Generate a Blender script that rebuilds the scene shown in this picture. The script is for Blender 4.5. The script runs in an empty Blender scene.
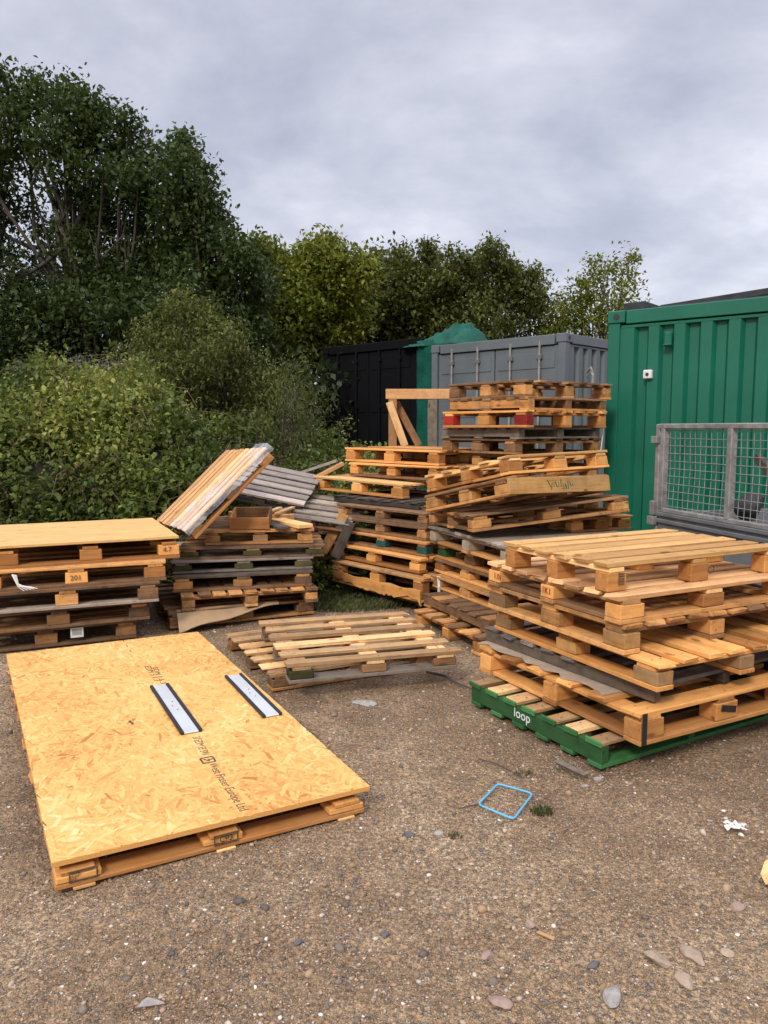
import bpy, math, random
import numpy as np
from mathutils import Matrix, Vector
R = math.radians
rng = random.Random(7)
nr = np.random.default_rng(7)
scene = bpy.context.scene
COL = scene.collection

# ------------------------------------------------------------------ materials
def newmat(name):
    m = bpy.data.materials.new(name); m.use_nodes = True
    nt = m.node_tree
    return m, nt, nt.nodes['Principled BSDF']
def N(nt, t, **k):
    n = nt.nodes.new(t)
    for a, v in k.items():
        if hasattr(n, a): setattr(n, a, v)
        else: n.inputs[a].default_value = v
    return n
def L(nt, a, b): nt.links.new(a, b)
def ramp(nt, fac, stops, interp='LINEAR'):
    r = nt.nodes.new('ShaderNodeValToRGB'); r.color_ramp.interpolation = interp
    e = r.color_ramp.elements
    while len(e) < len(stops): e.new(.5)
    for i, (p, c) in enumerate(stops):
        e[i].position = p; e[i].color = (*c, 1) if len(c) == 3 else c
    if fac is not None: L(nt, fac, r.inputs[0])
    return r
def mixc(nt, fac, a, b, mode='MIX'):
    m = nt.nodes.new('ShaderNodeMix'); m.data_type = 'RGBA'; m.blend_type = mode
    for s, v in ((0, fac), (6, a), (7, b)):
        if isinstance(v, (int, float)): m.inputs[s].default_value = v
        elif isinstance(v, tuple): m.inputs[s].default_value = (*v, 1)
        else: L(nt, v, m.inputs[s])
    return m.outputs[2]
def mathn(nt, op, a, b=None, c=None):
    m = nt.nodes.new('ShaderNodeMath'); m.operation = op
    for i, v in enumerate((a, b, c)):
        if v is None: continue
        if isinstance(v, (int, float)): m.inputs[i].default_value = v
        else: L(nt, v, m.inputs[i])
    return m.outputs[0]
def vscale(nt, v, s):
    m = nt.nodes.new('ShaderNodeMapping'); m.inputs['Scale'].default_value = s
    L(nt, v, m.inputs['Vector']); return m.outputs[0]
def noise(nt, v, scale, detail=4, rough=.55, dist=0):
    n = nt.nodes.new('ShaderNodeTexNoise')
    n.inputs['Scale'].default_value = scale; n.inputs['Detail'].default_value = detail
    n.inputs['Roughness'].default_value = rough; n.inputs['Distortion'].default_value = dist
    if v is not None: L(nt, v, n.inputs['Vector'])
    return n.outputs[0]
def bump(nt, bsdf, h, strength=.3, dist=.01):
    b = nt.nodes.new('ShaderNodeBump'); b.inputs['Strength'].default_value = strength
    b.inputs['Distance'].default_value = dist
    L(nt, h, b.inputs['Height']); L(nt, b.outputs[0], bsdf.inputs['Normal'])

def wood(name, light, dark, grey=(.2, .18, .16), greyamt=.25, stain=.5, rough=.78):
    m, nt, b = newmat(name)
    g = N(nt, 'ShaderNodeAttribute', attribute_name='gco').outputs['Vector']
    t = N(nt, 'ShaderNodeAttribute', attribute_name='tone').outputs['Fac']
    obj = N(nt, 'ShaderNodeTexCoord').outputs['Object']
    fine = noise(nt, vscale(nt, g, (5, 90, 90)), 1, 5, .65, .4)
    ring = noise(nt, vscale(nt, g, (1.6, 22, 22)), 1, 3, .5, .8)
    f = mathn(nt, 'ADD', mathn(nt, 'MULTIPLY', fine, .55), mathn(nt, 'MULTIPLY', ring, .5))
    f = mathn(nt, 'ADD', f, mathn(nt, 'MULTIPLY', mathn(nt, 'SUBTRACT', t, .5), .40))
    f = mathn(nt, 'SUBTRACT', f, .02)
    c = ramp(nt, f, [(.30, dark), (.52, tuple((x + y) / 2 for x, y in zip(light, dark))), (.72, light)]).outputs[0]
    # weathering: greyed areas in patches with a shape of their own
    w = noise(nt, vscale(nt, g, (2.2, 9, 9)), 1, 5, .6)
    wv = mathn(nt, 'ADD', w, mathn(nt, 'MULTIPLY', mathn(nt, 'SUBTRACT', t, .5), -.35))
    wf = ramp(nt, wv, [(.50 - greyamt * .3, (0, 0, 0)), (.66 - greyamt * .3, (1, 1, 1))]).outputs[0]
    c = mixc(nt, mathn(nt, 'MULTIPLY', wf, min(1, greyamt * 1.6)), c, grey)
    # dirt
    d = noise(nt, obj, 11, 8, .72)
    df = ramp(nt, d, [(.48, (1, 1, 1)), (.70, (1 - stain * .85, 1 - stain * .89, 1 - stain * .93))]).outputs[0]
    c = mixc(nt, 1.0, c, df, 'MULTIPLY')
    # knots
    v = nt.nodes.new('ShaderNodeTexVoronoi'); v.inputs['Scale'].default_value = 1
    L(nt, vscale(nt, g, (3.4, 9, 9)), v.inputs['Vector'])
    k = ramp(nt, v.outputs['Distance'], [(.07, (1, 1, 1)), (.13, (0, 0, 0))]).outputs[0]
    c = mixc(nt, mathn(nt, 'MULTIPLY', k, .7), c, tuple(x * .3 for x in dark))
    ck = noise(nt, vscale(nt, g, (1.1, 60, 60)), 1, 2, .5, .2)
    cf = ramp(nt, ck, [(.27, (1, 1, 1)), (.315, (0, 0, 0))]).outputs[0]
    c = mixc(nt, mathn(nt, 'MULTIPLY', cf, .75), c, tuple(x * .28 for x in dark))
    tv = ramp(nt, t, [(0, (.66, .64, .62)), (1, (1.14, 1.12, 1.08))]).outputs[0]
    c = mixc(nt, 1.0, c, tv, 'MULTIPLY')
    L(nt, c, b.inputs['Base Color'])
    b.inputs['Roughness'].default_value = rough
    b.inputs['Specular IOR Level'].default_value = .25
    bump(nt, b, mathn(nt, 'ADD', fine, mathn(nt, 'MULTIPLY', d, .5)), .45, .004)
    return m

W = {
 'fresh':  wood('pale_new_pine',   (.84, .54, .235), (.68, .37, .125), (.36, .27, .17), .08, .22),
 'orange': wood('orange_pine',     (.76, .39, .125), (.47, .19, .048), (.27, .19, .12), .10, .26),
 'used':   wood('used_pine',       (.62, .325, .115), (.30, .125, .038), (.21, .165, .12), .28, .55),
 'pink':   wood('pinkish_pine',    (.82, .49, .235), (.58, .29, .11), (.40, .29, .20), .14, .3),
 'brown':  wood('brown_pine',      (.50, .25, .085), (.215, .095, .032), (.19, .14, .10), .32, .6),
 'grey':   wood('weathered_grey',  (.40, .325, .25), (.18, .14, .105), (.30, .255, .205), .5, .5, .9),
 'slate':  wood('wet_grey_slats', (.20, .175, .16), (.09, .078, .07), (.17, .155, .145), .45, .5),
 'lilac':  wood('silvered_slats',  (.46, .385, .335), (.22, .178, .155), (.35, .305, .275), .5, .4, .9),
 'dark':   wood('dark_wet_wood',   (.115, .088, .066), (.045, .034, .026), (.10, .09, .08), .3, .6),
 'straw':  wood('straw_coloured_pine', (.80, .52, .25), (.50, .27, .105), (.34, .27, .19), .2, .35),
 'moss':   wood('mossy_block',     (.13, .105, .045), (.055, .042, .02), (.055, .065, .02), .4, .6),
 'chip':   wood('pressed_chip_block', (.55, .31, .105), (.30, .145, .048), (.3, .21, .13), .3, .35),
 'lgreen': wood('green_painted_timber', (.055, .20, .062), (.032, .13, .042), (.06, .13, .05), .15, .35, .6),
 'teal':   wood('teal_painted_block', (.02, .10, .09), (.012, .05, .05), (.04, .07, .06), .2, .5, .6),
 'red':    wood('red_painted_block', (.42, .035, .02), (.26, .02, .012), (.25, .08, .05), .15, .35, .6),
}
def simple(name, col, rough=.6, metal=0, var=.25, scale=6, bumpd=0, spec=.4):
    m, nt, b = newmat(name)
    obj = N(nt, 'ShaderNodeTexCoord').outputs['Object']
    n = noise(nt, obj, scale, 6, .65)
    c = ramp(nt, n, [(.3, tuple(x * (1 - var) for x in col)), (.7, tuple(min(1, x * (1 + var)) for x in col))]).outputs[0]
    L(nt, c, b.inputs['Base Color'])
    L(nt, ramp(nt, n, [(.3, (max(0, rough - .1),) * 3), (.7, (min(1, rough + .1),) * 3)]).outputs[0], b.inputs['Roughness'])
    b.inputs['Metallic'].default_value = metal; b.inputs['Specular IOR Level'].default_value = spec
    if bumpd: bump(nt, b, n, .5, bumpd)
    return m
def painted(name, col, rust=.1, rough=.5):
    m, nt, b = newmat(name)
    obj = N(nt, 'ShaderNodeTexCoord').outputs['Object']
    n = noise(nt, obj, 1.3, 6, .7)
    c = ramp(nt, n, [(.3, tuple(x * .82 for x in col)), (.7, tuple(x * 1.15 for x in col))]).outputs[0]
    st = noise(nt, vscale(nt, obj, (9, 9, .7)), 1, 5, .7)
    sf = ramp(nt, st, [(.56, (0, 0, 0)), (.75, (1, 1, 1))]).outputs[0]
    c = mixc(nt, mathn(nt, 'MULTIPLY', sf, .3), c, tuple(x * .55 + .012 for x in col))
    r = noise(nt, obj, 7, 8, .75)
    rf = ramp(nt, r, [(.70 - rust * .3, (0, 0, 0)), (.74 - rust * .3, (1, 1, 1))]).outputs[0]
    c = mixc(nt, mathn(nt, 'MULTIPLY', rf, .75), c, (.07, .04, .025))
    L(nt, c, b.inputs['Base Color'])
    L(nt, ramp(nt, n, [(.2, (rough - .08,) * 3), (.8, (rough + .15,) * 3)]).outputs[0], b.inputs['Roughness'])
    bump(nt, b, mathn(nt, 'ADD', n, mathn(nt, 'MULTIPLY', r, .2)), .25, .01)
    return m
M_green = painted('green_container_paint', (.001, .115, .066), .09, .45)
M_grey = painted('grey_container_paint', (.118, .132, .138), .16, .55)
M_black = painted('black_container_paint', (.004, .004, .005), .03, .7)
M_black.node_tree.nodes['Principled BSDF'].inputs['Specular IOR Level'].default_value = .12
M_galv = simple('galvanised_steel', (.27, .26, .245), .55, .35, .35, 14)
M_galvdull = simple('dull_galvanised_sheet', (.15, .157, .16), .6, .2, .25, 5)
M_steel = simple('dark_steel_beam', (.035, .035, .038), .6, .2, .4, 8)
M_alu = simple('brushed_white_metal', (.66, .675, .68), .38, .35, .03, 3)
M_rubber = simple('black_rubber', (.018, .019, .021), .6, 0, .25, 20)
M_tyre = simple('tyre_rubber', (.02, .02, .02), .85, 0, .2, 20)
M_white = simple('off_white_plastic', (.66, .66, .62), .4, 0, .1, 30)
M_ink = simple('printing_ink', (.085, .062, .038), .8, 0, .5, 60)
M_redink = simple('red_ink', (.25, .03, .015), .8, 0, .4, 60)
M_wink = simple('white_stencil_paint', (.72, .76, .72), .7, 0, .12, 60)
M_blackpaint = simple('black_spray_paint', (.018, .015, .013), .7, 0, .3, 30)
M_card = simple('brown_cardboard', (.36, .235, .13), .85, 0, .15, 12)
M_paleply = simple('grey_ragged_ply', (.36, .28, .20), .85, 0, .22, 10)
M_blue = simple('blue_plastic', (.11, .40, .62), .42, 0, .12, 20)
M_bark = simple('bark', (.075, .062, .048), .9, 0, .4, 9, .02)
M_twig = simple('dead_bramble_stem', (.12, .075, .045), .85, 0, .4, 9)
M_rag = simple('torn_white_plastic', (.66, .64, .58), .4, 0, .15, 20)
M_nail = simple('rusty_nail_head', (.05, .03, .02), .7, 0, .3, 60)
M_dark = simple('dark_scrap', (.03, .03, .03), .7, 0, .5, 12)
def tarp_mat():
    m, nt, b = newmat('green_tarpaulin')
    obj = N(nt, 'ShaderNodeTexCoord').outputs['Object']
    n = noise(nt, obj, 4, 6, .6)
    L(nt, ramp(nt, n, [(.3, (.003, .05, .034)), (.7, (.008, .10, .066))]).outputs[0], b.inputs['Base Color'])
    b.inputs['Roughness'].default_value = .6; b.inputs['Specular IOR Level'].default_value = .2
    bump(nt, b, noise(nt, obj, 14, 5, .6), .5, .02)
    return m
M_tarp = tarp_mat()
def film_mat():
    m, nt, b = newmat('stretch_wrap_film')
    obj = N(nt, 'ShaderNodeTexCoord').outputs['Object']
    n = noise(nt, vscale(nt, obj, (2, 9, 9)), 1, 6, .7, .6)
    b.inputs['Base Color'].default_value = (.74, .75, .78, 1)
    b.inputs['Roughness'].default_value = .22
    L(nt, ramp(nt, n, [(.38, (.06,) * 3), (.66, (.62,) * 3)]).outputs[0], b.inputs['Alpha'])
    bump(nt, b, n, .8, .02)
    return m
M_film = film_mat()
def leaf_mat(name, c1, c2, c3, trans=.35):
    m, nt, b = newmat(name)
    t = N(nt, 'ShaderNodeAttribute', attribute_name='tone').outputs['Fac']
    c = ramp(nt, t, [(0, c1), (.6, c2), (1, c3)]).outputs[0]
    L(nt, c, b.inputs['Base Color']); b.inputs['Roughness'].default_value = .55
    b.inputs['Specular IOR Level'].default_value = .3
    tr = nt.nodes.new('ShaderNodeBsdfTranslucent'); L(nt, c, tr.inputs[0])
    mx = nt.nodes.new('ShaderNodeMixShader'); mx.inputs[0].default_value = trans
    L(nt, b.outputs[0], mx.inputs[1]); L(nt, tr.outputs[0], mx.inputs[2])
    L(nt, mx.outputs[0], nt.nodes['Material Output'].inputs['Surface'])
    return m
LF = {
 'oak':   leaf_mat('oak_leaves', (.034, .056, .014), (.060, .090, .022), (.105, .135, .034)),
 'yellow': leaf_mat('yellow_green_leaves', (.09, .115, .012), (.155, .175, .018), (.26, .245, .03)),
 'olive': leaf_mat('olive_leaves', (.06, .076, .015), (.108, .122, .024), (.18, .175, .04)),
 'willow': leaf_mat('willow_leaves', (.065, .085, .018), (.125, .142, .030), (.23, .225, .06)),
 'bramble': leaf_mat('bramble_leaves', (.040, .062, .012), (.130, .168, .030), (.32, .335, .07)),
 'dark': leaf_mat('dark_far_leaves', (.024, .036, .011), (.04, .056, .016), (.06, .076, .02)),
 'grass': leaf_mat('grass_blades', (.05, .075, .02), (.09, .11, .03), (.16, .15, .06)),
 'silver': leaf_mat('silvery_leaves', (.10, .125, .09), (.16, .19, .14), (.26, .29, .23)),
}
def osb_mat():
    m, nt, b = newmat('oriented_strand_board')
    g = N(nt, 'ShaderNodeAttribute', attribute_name='gco').outputs['Vector']
    t = N(nt, 'ShaderNodeAttribute', attribute_name='tone').outputs['Fac']
    fine = noise(nt, vscale(nt, g, (10, 160, 160)), 1, 4, .6, .3)
    c = ramp(nt, t, [(0, (.46, .19, .05)), (.25, (.64, .31, .085)), (.5, (.75, .415, .125)), (.78, (.81, .49, .165)), (1, (.86, .60, .27))]).outputs[0]
    gv = ramp(nt, fine, [(.3, (.84, .80, .76)), (.65, (1.04, 1.04, 1.04))]).outputs[0]
    c = mixc(nt, 1.0, c, gv, 'MULTIPLY')
    L(nt, c, b.inputs['Base Color']); b.inputs['Roughness'].default_value = .62
    b.inputs['Specular IOR Level'].default_value = .3
    bump(nt, b, fine, .3, .002)
    return m
M_osb = osb_mat()
def ground_mat():
    m, nt, b = newmat('gravelly_earth')
    p = N(nt, 'ShaderNodeNewGeometry').outputs['Position']
    big = noise(nt, p, .55, 5, .6)
    mid = noise(nt, p, 5, 6, .65)
    fine = noise(nt, p, 60, 6, .7)
    f = mathn(nt, 'ADD', mathn(nt, 'MULTIPLY', big, .62), mathn(nt, 'MULTIPLY', mid, .38))
    c = ramp(nt, f, [(.41, (.185, .112, .057)), (.5, (.32, .207, .112)), (.59, (.44, .315, .19))]).outputs[0]
    c = mixc(nt, 1.0, c, ramp(nt, fine, [(.32, (.25, .23, .21)), (.5, (.95, .95, .94)), (.68, (1.75, 1.7, 1.65))]).outputs[0], 'MULTIPLY')
    hs = [fine]
    for sc, thr, lo in ((42, .26, 0), (85, .32, 3), (170, .4, 5)):
        v = nt.nodes.new('ShaderNodeTexVoronoi'); v.inputs['Scale'].default_value = sc
        pp = nt.nodes.new('ShaderNodeMapping'); pp.inputs['Location'].default_value = (lo, lo * 2, 0)
        L(nt, p, pp.inputs['Vector']); L(nt, pp.outputs[0], v.inputs['Vector'])
        sep = nt.nodes.new('ShaderNodeSeparateColor'); L(nt, v.outputs['Color'], sep.inputs[0])
        cc = ramp(nt, sep.outputs[0], [(0, (.13, .105, .085)), (.25, (.30, .205, .125)), (.5, (.23, .20, .175)), (.68, (.42, .31, .205)), (.86, (.38, .22, .125)), (.96, (.55, .46, .36)), (1, (.74, .68, .6))]).outputs[0]
        mk = ramp(nt, v.outputs['Distance'], [(thr, (1, 1, 1)), (thr + .16, (0, 0, 0))]).outputs[0]
        sel = mathn(nt, 'GREATER_THAN', sep.outputs[1], .42)
        c = mixc(nt, mathn(nt, 'MULTIPLY', mathn(nt, 'MULTIPLY', mk, sel), .85), c, cc)
        hs.append(mathn(nt, 'MULTIPLY', mathn(nt, 'MULTIPLY', mk, sel), .8))
    # greener, darker soil away from the worked yard, where grass takes over
    L(nt, c, b.inputs['Base Color']); b.inputs['Roughness'].default_value = .9
    b.inputs['Specular IOR Level'].default_value = .25
    h = hs[0]
    for x in hs[1:]: h = mathn(nt, 'ADD', h, x)
    bump(nt, b, h, 1.0, .010)
    return m
def stone_mat():
    m, nt, b = newmat('mixed_stones')
    t = N(nt, 'ShaderNodeAttribute', attribute_name='tone').outputs['Fac']
    p = N(nt, 'ShaderNodeNewGeometry').outputs['Position']
    c = ramp(nt, t, [(0, (.10, .085, .07)), (.16, (.19, .15, .115)), (.4, (.27, .175, .10)), (.6, (.37, .255, .155)), (.75, (.34, .18, .095)), (.86, (.46, .37, .27)), (.95, (.60, .53, .44)), (1, (.78, .73, .65))]).outputs[0]
    c = mixc(nt, 1.0, c, ramp(nt, noise(nt, p, 90, 5, .7), [(.3, (.72,) * 3), (.7, (1.15,) * 3)]).outputs[0], 'MULTIPLY')
    L(nt, c, b.inputs['Base Color']); b.inputs['Roughness'].default_value = .8
    bump(nt, b, noise(nt, p, 120, 5, .7), .4, .003)
    return m
M_ground = ground_mat(); M_stone = stone_mat()

# ------------------------------------------------------------------ mesh builder
class MB:
    def __init__(s): s.v = []; s.f = []; s.g = []; s.t = []; s.mi = []; s.cur = 0
    def add(s, verts, faces, gco=None, tone=.5):
        o = len(s.v); s.v += [tuple(x) for x in verts]; s.f += [tuple(i + o for i in f) for f in faces]
        s.g += [tuple(x) for x in (gco if gco is not None else verts)]; s.t += [tone] * len(verts); s.mi += [s.cur] * len(faces)
    def box(s, c, size, rot=None, along=0, tone=None, ch=.0025, jit=0.0):
        """chamfered box, grain along the given axis"""
        hx, hy, hz = (d / 2 for d in size); ch = min(ch, hx * .4, hy * .4, hz * .4)
        vs = []
        for sx in (-1, 1):
            for sy in (-1, 1):
                for sz in (-1, 1):
                    vs += [(sx * hx, sy * (hy - ch), sz * (hz - ch)), (sx * (hx - ch), sy * hy, sz * (hz - ch)), (sx * (hx - ch), sy * (hy - ch), sz * hz)]
        idx = lambda sx, sy, sz, k: ((sx * 2 + sy) * 2 + sz) * 3 + k
        fs = []
        def quad(a, b, c_, d): fs.append((a, b, c_, d))
        for q in (0, 1):
            fx = [idx(q, 0, 0, 0), idx(q, 1, 0, 0), idx(q, 1, 1, 0), idx(q, 0, 1, 0)]; fs.append(tuple(fx if q else fx[::-1]))
            fy = [idx(0, q, 0, 1), idx(0, q, 1, 1), idx(1, q, 1, 1), idx(1, q, 0, 1)]; fs.append(tuple(fy if q else fy[::-1]))
            fz = [idx(0, 0, q, 2), idx(1, 0, q, 2), idx(1, 1, q, 2), idx(0, 1, q, 2)]; fs.append(tuple(fz if q else fz[::-1]))
        for a in (0, 1):
            for b in (0, 1):
                e = [idx(0, a, b, 1), idx(1, a, b, 1), idx(1, a, b, 2), idx(0, a, b, 2)]; fs.append(tuple(e if a == b else e[::-1]))
                e = [idx(a, 0, b, 0), idx(a, 1, b, 0), idx(a, 1, b, 2), idx(a, 0, b, 2)]; fs.append(tuple(e[::-1] if a == b else e))
                e = [idx(a, b, 0, 0), idx(a, b, 1, 0), idx(a, b, 1, 1), idx(a, b, 0, 1)]; fs.append(tuple(e if a == b else e[::-1]))
                for c_ in (0, 1):
                    t3 = [idx(a, b, c_, 0), idx(a, b, c_, 1), idx(a, b, c_, 2)]
                    fs.append(tuple(t3 if (a + b + c_) % 2 else t3[::-1]))
        off = Vector((rng.uniform(0, 50), rng.uniform(0, 50), rng.uniform(0, 50)))
        perm = {0: (0, 1, 2), 1: (1, 0, 2), 2: (2, 0, 1)}[along]
        g = [tuple(off[i] + v[perm[i]] for i in range(3)) for v in vs]
        if jit: # corner jitter, the three verts of a corner move together
            vs2 = []
            for k in range(8):
                d = [rng.uniform(-jit, jit) for _ in range(3)]
                if jit > .002: d[along] *= 2.4
                for q in range(3): vs2.append(tuple(vs[k * 3 + q][i] + d[i] for i in range(3)))
            vs = vs2
        c = Vector(c)
        vs = [c + ((rot @ Vector(v)) if rot is not None else Vector(v)) for v in vs]
        s.add(vs, fs, g, rng.random() if tone is None else tone)
    def tube(s, pts, rad, n=6, tone=.5, cap=True):
        pts = [Vector(p) for p in pts]; o = []; vs = []; fs = []
        rad = rad if isinstance(rad, (list, tuple)) else [rad] * len(pts)
        up = Vector((0, 0, 1))
        for i, p in enumerate(pts):
            d = (pts[min(i + 1, len(pts) - 1)] - pts[max(i - 1, 0)]).normalized()
            x = d.cross(up if abs(d.z) < .9 else Vector((1, 0, 0))).normalized(); y = d.cross(x)
            for k in range(n):
                a = 2 * math.pi * k / n
                vs.append(p + (x * math.cos(a) + y * math.sin(a)) * rad[i])
        for i in range(len(pts) - 1):
            for k in range(n):
                a, b = i * n + k, i * n + (k + 1) % n
                fs.append((a, b, b + n, a + n))
        if cap:
            fs.append(tuple(range(n))); fs.append(tuple(range((len(pts) - 1) * n, len(pts) * n))[::-1])
        s.add(vs, fs, None, tone)
    def build(s, name, mat, parent=None, smooth=False):
        me = bpy.data.meshes.new(name)
        me.from_pydata(s.v, [], s.f); me.update()
        a = me.attributes.new('gco', 'FLOAT_VECTOR', 'POINT'); a.data.foreach_set('vector', np.array(s.g, 'f').ravel())
        a = me.attributes.new('tone', 'FLOAT', 'POINT'); a.data.foreach_set('value', np.array(s.t, 'f'))
        for m in (mat if isinstance(mat, (list, tuple)) else [mat]): me.materials.append(m)
        if any(s.mi): me.polygons.foreach_set('material_index', s.mi)
        if smooth: me.polygons.foreach_set('use_smooth', [True] * len(me.polygons))
        o = bpy.data.objects.new(name, me); COL.objects.link(o)
        if parent: o.parent = parent
        return o
def npmesh(name, verts, faces, mat, tone=None, parent=None, smooth=False):
    verts = np.asarray(verts, 'f'); faces = np.asarray(faces, 'i'); k = faces.shape[1]
    me = bpy.data.meshes.new(name)
    me.vertices.add(len(verts)); me.vertices.foreach_set('co', verts.ravel())
    me.loops.add(faces.size); me.loops.foreach_set('vertex_index', faces.ravel())
    me.polygons.add(len(faces)); me.polygons.foreach_set('loop_start', np.arange(len(faces), dtype='i') * k)
    me.polygons.foreach_set('loop_total', np.full(len(faces), k, 'i'))
    if smooth: me.polygons.foreach_set('use_smooth', np.ones(len(faces), bool))
    me.update(calc_edges=True)
    if tone is not None:
        a = me.attributes.new('tone', 'FLOAT', 'POINT'); a.data.foreach_set('value', np.asarray(tone, 'f'))
    me.materials.append(mat)
    o = bpy.data.objects.new(name, me); COL.objects.link(o)
    if parent: o.parent = parent
    return o
def tag(o, label, cat, group=None):
    o['label'] = label; o['category'] = cat
    if group: o['group'] = group
    return o
def kind(o, k): o['kind'] = k; return o
def root(name, M, label, cat, group=None):
    o = bpy.data.objects.new(name, None); COL.objects.link(o)
    o.empty_display_size = .1
    o.matrix_world = M if isinstance(M, Matrix) else Matrix.Translation(M)
    return tag(o, label, cat, group)
def frame(x, y, z, yaw=0, tu=0, tv=0):
    yaw, tu, tv = R(yaw), R(tu), R(tv)
    v = Vector((math.cos(yaw) * math.cos(tv), math.sin(yaw) * math.cos(tv), math.sin(tv)))
    u = Vector((-math.sin(yaw) * math.cos(tu), math.cos(yaw) * math.cos(tu), math.sin(tu)))
    u = (u - v * u.dot(v)).normalized(); n = v.cross(u)
    m = Matrix.Identity(4)
    for i, c in enumerate((v, u, n)):
        for j in range(3): m[j][i] = c[j]
    m.translation = (x, y, z)
    return m
def text(name, body, size, M, mat, parent=None, th=.0006, align='LEFT'):
    cu = bpy.data.curves.new(name, 'FONT'); cu.body = body; cu.size = size; cu.extrude = th; cu.align_x = align
    cu.resolution_u = 3
    t = bpy.data.objects.new(name, cu); COL.objects.link(t)
    bpy.context.view_layer.update()
    me = bpy.data.meshes.new_from_object(t.evaluated_get(bpy.context.evaluated_depsgraph_get()))
    bpy.data.objects.remove(t); bpy.data.curves.remove(cu)
    me.transform(M); me.materials.clear(); me.materials.append(mat); me.name = name
    o = bpy.data.objects.new(name, me); COL.objects.link(o)
    if parent: o.parent = parent
    return o

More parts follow.
